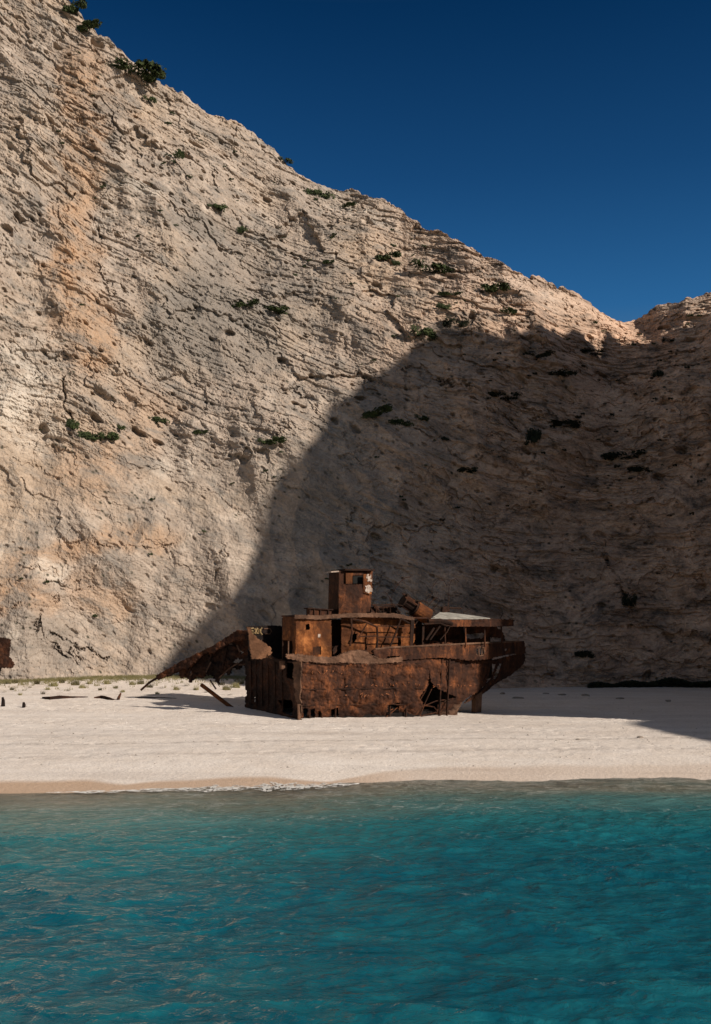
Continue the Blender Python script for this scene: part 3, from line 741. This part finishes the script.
    # forward deckhouse
    dh = sheet('deckhouse_wall', [(295.5, 617), (331, 616), (331.5, 658), (295.5, 656.5)], SP, RUSTO, W, .07, .03,
          [[(305.5, 624), (309.5, 624), (309.5, 630), (305.5, 630)], [(312.5, 647), (321, 646), (321, 655), (313, 655)]], bend=lambda X, Y: .9 + 0 * X, jag=.3, seed=31)
    p0 = SP(295.8, 617, .9); a0 = float((p0[0] - C0[0]) * A_[0] + (p0[1] - C0[1]) * A_[1])
    sheet('deckhouse_wall', [(283, 617), (296, 617), (296, 657), (283, 650)], lambda x, y, o: EP(x, y, a0) + np.stack([o * A_[0], o * A_[1], 0 * o], -1), RUSTO, W, .07, .03, [[(283, 640), (293, 641), (293, 660), (283, 655)]], jag=.3, seed=33)
    m = MB()
    m.hexa([AP(a0 + .05, 3.05, 5.4), AP(13.6, 3.05, 5.5), AP(13.6, 3.05, 8.6), AP(a0 + .05, 3.05, 8.7)], [AP(a0 + .05, 3.15, 5.4), AP(13.6, 3.15, 5.5), AP(13.6, 3.15, 8.6), AP(a0 + .05, 3.15, 8.7)])
    m.build('inner_wall', RUSTD, W)
    m = MB(); m.side([(318, 634), (320.5, 634), (320.5, 637.5), (318, 637.5)], .82, .86); m.build('pale_plate', PAINT_W, dh)
    rf = sheet('roof', [(294.5, 614.5), (318, 615.5), (345, 613.5), (372, 613), (396, 613.5), (414, 617.5), (414, 621), (398, 618), (372, 617), (345, 617.5), (318, 619.5), (294.5, 618.5)], SP, RUSTL, W, .10, .04, bend=lambda X, Y: .68 + 0 * X, jag=.4, seed=35)
    m = MB(); z0 = float(SP(296, 614.8, .7)[2]); z1 = float(SP(410, 617, .7)[2])
    m.hexa([AP(a0 - .1, .72, z0 - .12), AP(13.2, .72, z1 - .12), AP(13.2, 3.3, z1 - .12), AP(a0 - .1, 2.95, z0 - .12)], [AP(a0 - .1, .72, z0), AP(13.2, .72, z1), AP(13.2, 3.3, z1), AP(a0 - .1, 2.95, z0)]); m.build('roof_plate', RUST, rf)
    # wall behind the side deck, with leaning bars before it
    sheet('deckhouse_wall', [(341, 616), (414.5, 618), (414.5, 647), (400, 650), (341, 659)], SP, RUSTO, W, .07, .05, [[(351, 634), (357, 633), (356, 641), (352, 643)], [(398, 640), (401, 640), (401, 644), (398, 645)]], bend=lambda X, Y: 1.5 + 0 * X, seed=37)
    m = MB()
    for l, r in (([(352, 619), (365, 621.5), (377, 627), (377.5, 640), (376, 653)], .09), ([(376, 653), (372, 651)], .12), ([(401, 618.5), (396, 632), (389.5, 648)], .07), ([(401, 618.5), (407, 622), (414, 626)], .07), ([(378, 626), (414, 626)], .04),
                 ([(378, 637), (412, 637)], .05), ([(360, 636.5), (377, 636)], .06), ([(359, 637), (368, 622)], .05), ([(340, 656), (350, 651), (366, 650.5), (371, 655)], .06), ([(351, 618), (352, 632), (350, 646)], .08)):
        m.tube(spts(l, .55), r, 6)
    m.split('leaning_bar', RUSTD, W)
    m = MB(); m.side([(411, 620), (414.5, 620), (413, 647), (410, 647)], .4, .5); m.side([(422.5, 626), (424.5, 626), (424, 646), (422, 646)], .4, .5); m.split('door_frame', RUSTD, W)
    # open after deck
    sheet('inner_wall', [(424, 620), (490, 622), (503, 632), (506, 646), (424, 647)], SP, RUST, W, .07, .05, [[(425, 636), (440, 635), (484, 633), (484, 638), (466, 639), (440, 641), (425, 641)], [(490, 637), (502, 638), (502, 643), (490, 643)], [(460, 627), (465, 627), (464, 644), (461, 644)]], bend=lambda X, Y: 2.6 + 0 * X, seed=39)
    m = MB()
    m.hexa([AP(14.4, 4.2, 5.5), AP(19.5, 4.2, 5.7), AP(19.0, 4.2, 8.3), AP(14.4, 4.2, 8.3)], [AP(14.4, 4.3, 5.5), AP(19.5, 4.3, 5.7), AP(19.0, 4.3, 8.3), AP(14.4, 4.3, 8.3)]); m.build('inner_wall', RUSTD, W)
    for x in (445, 465.6, 484.7, 501.6):
        m = MB(); m.bar(*spts([(x - .4, 625), (x + .3, 647)], .45 + .012 * max((x - 440) / 9.9, 0) ** 2), .10); m.build('stanchion', RUST, W)
    m = MB()
    for x in (376, 383, 390, 397): m.tube(spts([(x, 613.5), (x + .4, 606.5 - (x - 376) * .05)], 1.0), .035, 5)
    m.tube(spts([(374, 607.5), (383, 606.2), (391, 606.5), (398, 604.5), (403, 606)], 1.0), .035, 5)
    m.tube(spts([(411, 617), (417, 606), (423, 600), (428, 603)], 3.2), .035, 5); m.tube(spts([(462, 619), (464, 612), (470, 609)], 2.8), .03, 5); m.tube(spts([(500, 619), (503, 613)], 1.5), .03, 5)
    m.split('bent_rail', RUSTD, W)
    cr = sheet('canopy_roof', [(440, 620.5), (470, 619.5), (490, 618.8), (513, 619.5), (513.5, 626), (490, 626.5), (450, 626.5), (441, 625)], SP, RUST, W, .10, .05, bend=lambda X, Y: .25 + 0 * X, jag=.5, seed=41)
    m = MB(); zc = float(SP(476, 619.6, .25)[2])
    m.hexa([AP(13.3, .3, zc - .1), AP(21.5, .3, zc - .1), AP(21.5, 3.2, zc - .1), AP(13.3, 4.2, zc - .1)], [AP(13.3, .3, zc), AP(21.5, .3, zc), AP(21.5, 3.2, zc), AP(13.3, 4.2, zc)]); m.build('roof_plate', RUSTD, cr)
    m = MB()
    for l, r in (([(428, 621), (440, 620.5), (449, 622.5), (452, 624)], .17), ([(424, 624), (440, 623), (447, 626)], .08), ([(451, 624), (447, 632), (440, 640)], .05), ([(434, 628), (426, 640)], .10), ([(440, 626), (430, 640)], .07)): m.tube(spts(l, .2), r, 7)
    m.split('bent_pipe', RUSTD, W)
    # wheelhouse
    def tilt(l, dx=0): return l
    wh = MB().side([(339, 571), (373, 570), (369.5, 616), (338, 616)], 2.1, 3.65).build('wheelhouse', RUST, W, .03)
    sheet('front_casing', [(338.5, 584), (350, 584.5), (366, 584), (372.5, 585), (369, 616), (338.5, 616)], SP, RUST, wh, .08, .03, bend=lambda X, Y: 1.9 - .35 * (1 - ((X - 354) / 19) ** 2), jag=.3, seed=43)
    m = MB(); m.side([(346, 573), (352.5, 573), (352.5, 583.5), (346, 584)], 1.9, 2.08); m.side([(363.5, 574), (372.5, 574), (371.5, 594), (363.5, 593)], 1.5, 1.62); m.split('window_post', RUSTO, wh)
    m = MB(); m.side([(353, 575.5), (363, 575), (363, 583.5), (353, 583.5)], 2.0, 2.085); m.build('window', flat_mat('opening_shade_paint', (.004, .004, .004), (.008, .007, .006)), wh)  # near-black panel painted for the unlit inside of the window
    m = MB(); m.side([(352.5, 573), (363.5, 573), (363.5, 575.3), (352.5, 575.5)], 1.92, 2.08); m.split('window_post', RUST, wh)
    sheet('peeling_paint', [(366, 586), (368, 584.5), (371.5, 587), (371.3, 592), (368, 593), (365, 592)], SP, PAINT_W, wh, .03, .0, bend=lambda X, Y: 1.46 + 0 * X, jag=1.2, seed=44)
    sheet('peeling_paint', [(366, 575.5), (371, 575), (371.6, 580), (368, 581), (366.5, 579)], SP, PAINT_W, wh, .03, .0, bend=lambda X, Y: 1.46 + 0 * X, jag=1.8, seed=46)
    m = MB(); m.side([(345.5, 568.6), (374.5, 569.4), (374.5, 570.8), (345.5, 570.4)], 1.7, 3.9); m.build('roof_plate', RUSTD, wh)
    m = MB(); m.side([(332, 576.5), (336.5, 576.5), (336, 583), (332, 583)], 3.70, 3.76); m.build('side_panel', RUSTD, wh)
    m = MB(); m.side([(331, 571.2), (339, 570.6), (339, 572), (331, 572.6)], 2.1, 2.9); m.build('roof_edge', PAINT_W, wh)
    m = MB(); m.side([(309, 608.5), (339, 610), (339, 616), (309, 616)], 2.3, 2.75); m.build('skylight_box', RUST, W, .02)
    m = MB()
    for x in (309.5, 314, 320, 328): m.side([(x, 609.5), (x + 1.2, 609.5), (x + 1.2, 615.5), (x, 615.5)], 2.2, 2.27)
    m.side([(308, 607.6), (339, 609.6), (339, 610.6), (308, 608.8)], 2.15, 2.8); m.build('skylight_frame', RUSTD, W)
    m = MB()
    m.side([(371, 608), (377, 606), (382, 613), (371, 614)], 2.2, 3.0); m.side([(379, 608.5), (394, 605.5), (397, 613.5), (384, 613.5)], 2.6, 3.2)
    for l, r in (([(372, 605), (394, 604.5), (398, 612)], .06), ([(374, 605), (382, 614)], .09), ([(380, 607), (396, 606.5)], .05), ([(392, 604), (400, 613)], .10)): m.tube(spts(l, 2.0), r, 6)
    m.split('deck_winch', RUSTD, W)
    m = MB(); m.tube(spts([(391.5, 606), (391, 599), (393.5, 591), (399, 583), (405, 577.8), (411, 576.6)], 2.4), .028, 5); m.tube(spts([(385, 592), (390, 598), (391, 603)], 2.4), .022, 5); m.split('bent_wire', RUSTD, W)
    m = MB(); m.tube(spts([(425, 610), (432, 601), (436, 597.3), (440, 600), (437, 605), (430, 612)], 3.), .032, 5); m.tube(spts([(430, 598), (433, 586), (438, 580), (444, 580.5), (447, 586)], 3.), .025, 5)
    m.tube(spts([(448.5, 606), (449, 586), (452, 580), (456, 578.5), (459, 582)], 3.2), .025, 5); m.split('davit_loop', RUSTD, W)
    m = MB(); m.tube(spts([(443, 612), (446, 607.5), (450, 608), (461, 608.5)], 2.4), .07, 5); m.side([(443, 607), (448, 606), (450, 611), (442, 613)], 2.3, 2.6); m.split('deck_fitting', RUSTD, W)
    # section torn off and hanging down to the sand
    pl = sheet('collapsed_section', [(176, 669), (196, 659), (214, 650), (237, 634), (249, 633), (249, 668), (243, 666), (239, 670), (233, 668), (229, 675), (224, 673), (219, 679), (219.5, 686), (212, 676), (207, 674), (203, 678), (197, 677), (190, 683), (187, 677), (181, 678), (178, 672)], FP, RUSTD, W, .10, .14,
          [[(232, 662), (238, 658), (243, 660), (236, 665)], [(188, 672), (191, 670), (192, 675)], [(239, 650), (243, 652), (241, 656)]], bend=lambda X, Y: .5 + 0 * X, jag=1.6, seed=51)
    sheet('edge_rail', [(157, 675.5), (180, 662), (213, 646), (237, 630.5), (248.5, 630.5), (248.5, 640), (237, 640), (222, 648), (214, 653), (205, 654), (196, 662), (188, 669), (182, 669), (177, 672), (158, 680)], FP, RUST, pl, .25, .08, jag=.7, seed=53)
    m = MB(); m.tube([Vector(FP(x, y, 0.)) for x, y in ((141, 690), (150, 682), (158, 677.5))], .10, 6); m.build('rod', RUSTD, pl)
    m = MB()
    for l in ([(219, 678), (229, 669), (238, 663)], [(190, 676), (192, 673)], [(239, 665), (248, 664)], [(211, 662), (206, 672)], [(237, 645), (240, 652)], [(210, 680), (216, 689)]): m.tube([Vector(FP(x, y, -.1)) for x, y in l], .07, 5)
    m.split('strut', RUSTL, pl)
    m = MB()
    for l in ([(213, 648), (206, 674)], [(229, 637), (222, 670)], [(194, 660), (188, 676)]): m.bar(*[FP(x, y, .3) for x, y in l], .10, .14)
    m.split('cross_rib', RUSTD, pl)
    # things that lie on or by the wreck
    T = empty('tank', SP(414, 614, 1.6), 'rusty orange tank lying tipped over on the wreck roof', 'tank')
    p = np.array([Vector(SP(402.5, 600.5, 1.7))[:], Vector(SP(428, 616.8, 1.3))[:]]); q = p[0] + (p[1] - p[0]) * .48
    m = MB(); m.tube([q, p[1]], .68, 18); m.build('tank_body', RUSTO, T, .02)
    m = MB(); d = (p[1] - p[0]) / np.linalg.norm(p[1] - p[0])
    m.tube([p[0], p[0] + d * .12], .63, 18); m.tube([q - d * .14, q + d * .02], .63, 18); m.tube([p[0] + d * .1, q], .38, 12); m.split('tank_flange', RUSTD, T)
    m = MB()
    for s_ in ((0, 0, .58), (0, 0, -.5), (.2, -.5, .25)): m.bar(p[0] + np.array(s_), q + np.array(s_), .12)
    m.split('tank_strut', RUST, T)
    pts = [SP(431, 619.2, .55), SP(491, 619.2, .55), SP(486, 617.6, 2.6), SP(441, 612.2, 2.6)]
    o = MB().hexa([np.array(x_) for x_ in pts], [np.array(x_) + np.array([0, 0, .06]) for x_ in pts]).build('roof_board', PALE)
    tag(o, 'pale bleached board lying over the rear canopy of the wreck', 'board')
    a, b = gp(233, 706.5, 80), None
    d2 = a.y + .6
    b = Vector(((201 - CX) / F * d2, d2, CH + (HY - 684.5) * d2 / F))
    o = MB().bar(a - Vector((0, 0, .15)), b, .22, .30).build('beam', RUSTO, None, .03)
    tag(o, 'rusty orange beam propped at a slant from the sand beside the broken hull end', 'beam')

def build_fragments():
    d = 92.
    def P(px, py, o=0.): 
        px = np.asarray(px, float); y = d + np.asarray(o, float) + 0 * px
        return np.stack([(px - CX) / F * y + 0 * py, y + 0 * py, CH + (HY - py) * y / F], -1)
    Fr = empty('wreck_fragment', gp(-20, 676, 92), 'dark rusted block of wreckage standing at the foot of the sunlit cliff', 'wreckage')
    sheet('side_plate', [(-60, 634), (0, 637.5), (11, 639), (9, 657), (8, 662), (-60, 664)], P, RUSTD, Fr, .15, .06, seed=61)
    sheet('lower_flange', [(-60, 655), (9, 656), (14, 664), (13, 668), (3, 667.5), (-60, 668)], lambda x, y, o: P(x, y, o - .35), RUSTD, Fr, .25, .06, seed=62)
    sheet('lower_plate', [(-60, 664), (3, 664), (0, 672), (-6, 690), (-60, 690)], lambda x, y, o: P(x, y, o + .4), RUSTD, Fr, .15, .06, seed=63)
    m = MB(); m.hexa([P(-60, 640, .3), P(8, 641, .3), P(7, 664, .3), P(-60, 690, .3)], [P(-60, 640, 2.5), P(7, 641, 2.5), P(6, 664, 2.5), P(-60, 690, 2.5)]); m.build('body', RUSTD, Fr)
    def scrap(name, pts, wd, label, cat, m_=RUSTD, lift=.0, group=None):
        m = MB(); L = []
        for px, py, h in pts:
            g = gp(px, py, 85); L.append(g + Vector((0, 0, h)))
        m.tube(L, wd, 6)
        tag(m.build(name, m_), label, cat, group)
    def slab(pts, label):
        m = MB()
        for (x0, y0, h0), (x1, y1, h1) in zip(pts, pts[1:]):
            a, b = gp(x0, y0, 85), gp(x1, y1, 85)
            f = [a - Vector((0, 0, .1)), b - Vector((0, 0, .1)), b + Vector((0, 0, h1)), a + Vector((0, 0, h0))]
            m.hexa(f, [v + Vector((.15, .5, -.05)) for v in f])
        tag(m.build('steel_scrap', RUSTD), label, 'scrap metal', 'steel scraps lying on the sand')
    slab([(42, 698.5, .16), (50, 699.5, .28), (60, 699, .30), (70, 698.5, .18), (85, 698, .10)], 'longest flat dark steel scrap lying half buried in the sand')
    slab([(94, 698.5, .10), (101, 698.5, .26), (107, 699.5, .22), (113, 700.2, .05)], 'short humped dark steel scrap next to the upright stick')
    slab([(135, 697.5, .06), (150, 697.8, .09), (162, 698, .07), (175, 698.3, .05)], 'thin flat steel strip lying on the sand below the hanging rod')
    scrap('stick', [(117.5, 700, -.1), (119, 699.5, .25), (120.8, 699.3, .55)], [.13, .12, .07], 'short dark stick leaning out of the sand beside a humped scrap', 'stick')
    scrap('stump', [(3, 706.5, -.1), (3.2, 706.3, .45), (2.6, 706.2, .70)], [.17, .13, .08], 'dark weathered stump upright in the sand at the left edge', 'stump', BLACK)
    scrap('stump', [(23.5, 707.5, -.1), (24, 707.3, .2), (23.6, 707.2, .38)], [.13, .14, .09], 'small dark stump barely rising from the sand', 'stump', BLACK)

# ------------------------------------------------------------------ plants and stones
def leaf_mesh(name, w_, h_, n, seed, m, size=.16):
    rnd = random.Random(seed); bm = bmesh.new()
    lobes = [(rnd.uniform(-.42, .42) * w_, rnd.uniform(-.3, .3) * w_ * .7, rnd.uniform(.15, .6) * h_, rnd.uniform(.10, .24)) for _ in range(9)]
    for _ in range(n):
        x, y, z, r = rnd.choice(lobes)
        v = Vector((rnd.gauss(0, 1), rnd.gauss(0, 1), rnd.gauss(0, 1))).normalized() * rnd.random() ** .4
        c = Vector((x + v.x * r * w_, y + v.y * r * w_ * .8, max(.02, z + v.z * r * h_ * 1.3)))
        u = Vector((rnd.gauss(0, 1), rnd.gauss(0, 1), rnd.gauss(0, .7))).normalized(); t = u.orthogonal().normalized()
        s_ = size * rnd.uniform(.6, 1.4)
        bm.faces.new([bm.verts.new(c + a) for a in (u * s_, t * s_ * .55, -u * s_, -t * s_ * .55)])
    me = bpy.data.meshes.new(name); bm.to_mesh(me); bm.free(); me.materials.append(m)
    return me

SHRUBS = [  # pixel x, y, width, height, label
    (74, 9, 18, 12, 'dark shrub hanging over the crest at the very top of the cliff'), (91, 27, 22, 12, 'dark straggly shrub just below the topmost shrub on the cliff edge'),
    (134, 68, 38, 17, 'largest dark green shrub on the sunlit cliff crest'), (152, 78, 18, 12, 'small shrub tight under the large shrub on the sunlit crest'),
    (113, 64, 20, 5, 'thin flat strip of scrub left of the large crest shrub'), (148, 99, 11, 8, 'small tuft of scrub below the large crest shrub'),
    (217, 205, 18, 12, 'lone dark shrub beside the grey oval patch on the upper cliff'), (180, 155, 8, 12, 'narrow dark tuft in a cleft high on the left cliff'),
    (246, 304, 26, 11, 'left of two dark shrubs sharing a ledge on the middle of the cliff'), (274, 308, 28, 10, 'right of two dark shrubs sharing a ledge on the middle of the cliff'),
    (316, 191, 22, 14, 'green shrub just under the skyline where the ridge bumps'), (284, 160, 12, 6, 'tiny shrub on the skyline of the left ridge'),
    (386, 257, 20, 9, 'low shrub to the left of a wider one on the upper slope'), (398, 262, 12, 8, 'small shrub squeezed between two wider ones on the upper slope'), (427, 268, 36, 13, 'widest shrub on the slope above the shadow'),
    (492, 288, 22, 12, 'bright green rounded shrub below the ridge near the valley'), (509, 311, 14, 8, 'small shrub below the bright rounded shrub'),
    (451, 294, 18, 6, 'flat shrub on the slope between the widest shrub and the shadow'), (444, 306, 12, 9, 'little upright shrub near the top of the shadow edge'),
    (455, 323, 24, 11, 'dark shrub right on the upper border of the shadow'), (420, 332, 24, 16, 'dense dark shrub on the corner of the shadow'),
    (376, 413, 24, 12, 'black green shrub inside the shadow near its sunlit border'), (399, 421, 18, 10, 'second dark shrub in the shade just below a black green one'), (420, 418, 14, 8, 'small shaded shrub right of a pair of dark shrubs'),
    (72, 424, 12, 14, 'shrub at the left end of the row in the ochre crack'), (86, 434, 18, 12, 'middle shrub of the row in the ochre crack'), (106, 436, 16, 12, 'drooping shrub at the right end of the row in the ochre crack'), (120, 427, 10, 7, 'small shrub just right of the ochre crack row'),
    (155, 418, 17, 9, 'bright green tuft on the open lit rock right of the ochre crack'), (202, 432, 12, 6, 'faint shrub on the lit rock, alone between two tufts'), (263, 441, 8, 7, 'smaller of two shrubs beside the shadow on the lit rock'), (278, 440, 16, 10, 'larger of two shrubs beside the shadow on the lit rock'),
    (500, 396, 30, 7, 'long flat dark shrub high inside the shaded cliff'), (560, 374, 24, 7, 'flat dark shrub in the shade under the valley notch'), (536, 356, 26, 6, 'thin dark shrub nearest below the shadow top'), (590, 352, 22, 6, 'thin dark shrub under the valley floor'),
    (532, 437, 12, 24, 'tall narrow dark shrub in a shaded cleft'), (567, 424, 26, 9, 'dark shrub on a shaded ledge right of the tall cleft shrub'), (620, 456, 34, 9, 'long dark shrub on a shaded ledge at the far right'), (658, 374, 10, 12, 'small dark shrub in a shaded crack under the right ridge'),
    (668, 340, 12, 6, 'tiny shrub just below the sunlit rim on the right ridge'), (630, 600, 12, 18, 'dark upright shrub low on the shaded cliff'), (640, 470, 18, 8, 'dark shrub under the end of the long shaded ledge'), (350, 205, 12, 6, 'small tuft on the lit slope beneath the bumpy ridge'),
    (466, 470, 16, 7, 'dark shrub alone in the middle of the shaded wall'), (585, 655, 14, 10, 'dark shrub at the shaded cliff foot above the thicket'), (240, 228, 9, 9, 'small shrub in a crack below the grey oval patch'), (330, 262, 9, 6, 'tiny tuft alone on the lit slope left of the low shrubs'),
]
def build_plants():
    ms = [leaf_mesh('shrub_leaves', 2, 1, 750, 300 + k, LEAF, .10) for k in range(4)]
    md = [leaf_mesh('shrub_leaves_shaded', 2, 1, 750, 310 + k, LEAF_SHADE, .10) for k in range(3)]
    rnd = random.Random(9)
    for k, (px, py, w_, h_, label) in enumerate(SHRUBS):
        c = on_cliff(px, py + h_ * .35)
        o = bpy.data.objects.new('shrub', (md if px > 440 and py > 318 else ms)[k % 3]); COL.objects.link(o)  # shrubs inside the shadow take the darkened leaf copy
        u = c.y / F
        o.location = c + Vector((-c.x / c.y * .1, -.1, 0)); o.scale = (w_ * u / 1.45, w_ * u / 2.3, h_ * u / .95); o.rotation_euler = (R(-18), R(8 if px < 450 else 0), rnd.choice((0, math.pi)) + rnd.uniform(-.4, .4))
        tag(o, label, 'shrub', 'shrubs growing on the cliff')
    # tiny tufts in the cracks, nothing tells one from the next
    q = random.Random(31); n_ = 0
    while n_ < 200:
        px, py = q.uniform(4, 705), q.uniform(20, 660)
        sky_ = float(pw(np.array(px), SKY))
        if py < sky_ + 8: continue
        den = .10 + .9 * math.exp(-((py - sky_ - 40) / 60) ** 2) * (px > 150) + .55 * (px > 380) * (py > 330) * (py < 520)
        if float(noise2(np.array(px / 26), np.array((py + .3 * px) / 9), 77)) < .12 or q.random() > den: continue
        c = on_cliff(px, py); u = c.y / F; w_ = q.uniform(2.2, 6.5); n_ += 1
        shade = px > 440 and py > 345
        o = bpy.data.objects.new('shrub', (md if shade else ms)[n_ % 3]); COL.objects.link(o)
        o.location = c + Vector((0, -.05, -.1)); o.scale = (w_ * u / 1.9, w_ * u / 2.8, w_ * u * q.uniform(.4, .75)); o.rotation_euler = (R(-18), R(8 if px < 450 else 0), q.choice((0, math.pi)) + q.uniform(-.4, .4))
        tag(o, 'tiny dark tuft of scrub rooted in a crack of the ' + ('shaded' if shade else 'sunlit') + ' rock', 'shrub', 'tiny tufts in the cracks of the ' + ('shaded' if shade else 'sunlit') + ' cliff')
    # the dark thicket along the foot of the shaded cliff
    bm = bmesh.new(); rnd = random.Random(12)
    for _ in range(9000):
        px = rnd.uniform(588, 760); g = D0v(px) - rnd.uniform(1.6, 4.2)
        hmax = (.25 + .75 * (.5 + .5 * math.sin(px * .11) * math.sin(px * .043 + 1))) * 1.1 * min(1, (px - 584) / 16)
        x = (px - CX) / F * g; z = float(0) + rnd.random() ** .7 * hmax
        c = Vector((x, g, z)); u = Vector((rnd.gauss(0, 1), rnd.gauss(0, 1), rnd.gauss(0, 1))).normalized(); t = u.orthogonal().normalized(); s_ = rnd.uniform(.08, .2)
        bm.faces.new([bm.verts.new(c + a) for a in (u * s_, t * s_ * .6, -u * s_, -t * s_ * .6)])
    me = bpy.data.meshes.new('undergrowth'); bm.to_mesh(me); bm.free()
    cv = np.empty(len(me.vertices) * 3); me.vertices.foreach_get('co', cv); cv = cv.reshape(-1, 3); cv[:, 2] += ground(cv[:, 0], cv[:, 1], False); me.vertices.foreach_set('co', cv.ravel())
    tag(link('undergrowth', me, LEAF_SHADE), 'dark low thicket along the foot of the shaded cliff', kind='stuff')
    # thin grass under the sunlit wall
    def blades(bm, x, y, n, r, h, rnd):
        for _ in range(n):
            a = rnd.uniform(0, 6.28); q = r * rnd.random() ** .5
            bx, by = x + q * math.cos(a), y + q * math.sin(a)
            l = Vector((rnd.gauss(0, .25), rnd.gauss(0, .25), 1)) * h * rnd.uniform(.5, 1.2); w_ = rnd.uniform(.012, .03)
            p = Vector((bx, by, 0)); bm.faces.new([bm.verts.new(p + Vector((-w_, 0, -.03))), bm.verts.new(p + Vector((w_, 0, -.03))), bm.verts.new(p + l)])
    bm = bmesh.new(); rnd = random.Random(21)
    for _ in range(2400):
        px = rnd.uniform(-60, 262); d = D0v(px) - 1.0 - abs(rnd.gauss(0, 1.7)) * (1 if rnd.random() < .8 else 3)
        blades(bm, (px - CX) / F * d, d, 7, .25, .30, rnd)
    me = bpy.data.meshes.new('grass'); bm.to_mesh(me); bm.free()
    cv = np.empty(len(me.vertices) * 3); me.vertices.foreach_get('co', cv); cv = cv.reshape(-1, 3); cv[:, 2] += ground(cv[:, 0], cv[:, 1], False); me.vertices.foreach_set('co', cv.ravel())
    tag(link('grass', me, BLADE), 'thin green grass along the foot of the sunlit cliff', kind='stuff')
    bm = bmesh.new(); blades(bm, 0, 0, 90, .30, .5, rnd); tuft = bpy.data.meshes.new('grass_tuft'); bm.to_mesh(tuft); bm.free(); tuft.materials.append(BLADE)
    for px, py, s_ in ((8, 684, 1), (15, 683, .9), (43, 694, .7), (54, 686, 1.1), (62, 683, .9), (75, 685, 1.1), (89, 684, .7), (100, 690, .5), (116, 688, .6), (132, 685, .8), (150, 687, .9), (162, 688, .9), (176, 690, .7), (196, 690, .8), (226, 690, 1.), (236, 688, 1.1), (12, 690, .6), (30, 688, .6), (241, 684, 1.), (5, 692, .6), (20, 695, .5), (37, 684, .9), (48, 690, .6), (68, 691, .6), (82, 688, .8), (107, 684, .9), (123, 692, .5), (141, 684, .9), (157, 694, .5), (187, 686, .9), (206, 692, .6), (231, 695, .6), (222, 685, .9)):
        o = bpy.data.objects.new('grass_tuft', tuft); COL.objects.link(o); o.location = gp(px, py, 95); o.scale = (s_ * 1.3, s_, s_); o.rotation_euler.z = px
        tag(o, 'dry green grass tuft on the open sand before the sunlit cliff', 'grass tuft', 'grass tufts on the sand')
    # loose stones
    def stone(seed, r):
        bm = bmesh.new(); bmesh.ops.create_icosphere(bm, subdivisions=3, radius=1); q = random.Random(seed)
        k = [Vector((q.gauss(0, 1), q.gauss(0, 1), q.gauss(0, 1))).normalized() for _ in range(9)]; dd = [q.uniform(.55, .9) for _ in k]
        for v in bm.verts:
            for n_, e in zip(k, dd):
                s_ = v.co.dot(n_)
                if s_ > e: v.co -= n_ * (s_ - e) * .95
            v.co.z *= .7
        me = bpy.data.meshes.new('boulder'); bm.to_mesh(me); bm.free(); me.materials.append(STONE); return me
    sm = [stone(s_, 1) for s_ in (1, 2, 3)]
    for k, (px, py, r, lab) in enumerate(((518, 698.5, .42, 'dark low boulder on the shaded sand just behind the stern'), (503, 694, .35, 'small stone at the shaded cliff foot behind the stern post'), (546, 694, .3, 'pale small stone on the shaded sand, alone between the stern and the thicket'),
            (562, 695, .38, 'round stone on the shaded sand left of the thicket'), (585, 696, .42, 'larger stone touching the left end of the thicket'), (620, 699, .33, 'small stone on the shaded sand before the thicket'), (668, 701, .36, 'stone on the shaded sand at the right under the thicket'),
            (578, 739, .14, 'tiny dark pebble on the sunlit sand near the shadow border'), (640, 738, .22, 'pale stone on the bright sand close to the shadow point'))):
        o = bpy.data.objects.new('boulder', sm[k % 3]); COL.objects.link(o); o.location = gp(px, py, 90 if py < 710 else 65); o.scale = (r * 1.5, r, r * .8); o.rotation_euler.z = k * 1.3
        tag(o, lab, 'boulder', 'stones on the sand')

def build_pebbles():
    rnd = random.Random(77); bm = bmesh.new()
    for k in range(2600):
        y = rnd.uniform(50.5, 104); x = rnd.uniform(-.42, .42) * y; t = y - float(shore(np.array(x)))
        if t < 2 or (abs(t - 13) > 1.2 and abs(t - 8) > 1 and rnd.random() < .45): continue
        if y > 88 and x < -8 and rnd.random() < .5: continue
        r = .028 + .05 * rnd.random() ** 3; q = Matrix.Rotation(rnd.uniform(0, 6.28), 3, 'Z')
        z = float(ground(np.array(x), np.array(y)))
        v = [bm.verts.new(Vector((x, y, z)) + q @ Vector((a * r * rnd.uniform(.8, 1.6), b * r * rnd.uniform(.7, 1.2), c * r * rnd.uniform(.5, .9)))) for a, b, c in ((1, 0, 0), (-1, 0, 0), (0, 1, 0), (0, -1, 0), (0, 0, 1), (0, 0, -1))]
        mi = 0 if rnd.random() < .55 else 1
        for i, j, l in ((0, 2, 4), (2, 1, 4), (1, 3, 4), (3, 0, 4), (2, 0, 5), (1, 2, 5), (3, 1, 5), (0, 3, 5)): bm.faces.new((v[i], v[j], v[l])).material_index = mi
    me = bpy.data.meshes.new('pebbles'); bm.to_mesh(me); bm.free()
    o = link('pebbles', me, STONE); me.materials.append(flat_mat('pale_pebble', (.5, .45, .40), (.72, .67, .61), 5))
    tag(o, 'scattered pebbles lying on the sand', kind='stuff')

def D0v(px): return float(depth_plain(np.array(float(px)), np.array(1.5)))
build_wreck(); build_fragments(); build_plants(); build_pebbles()
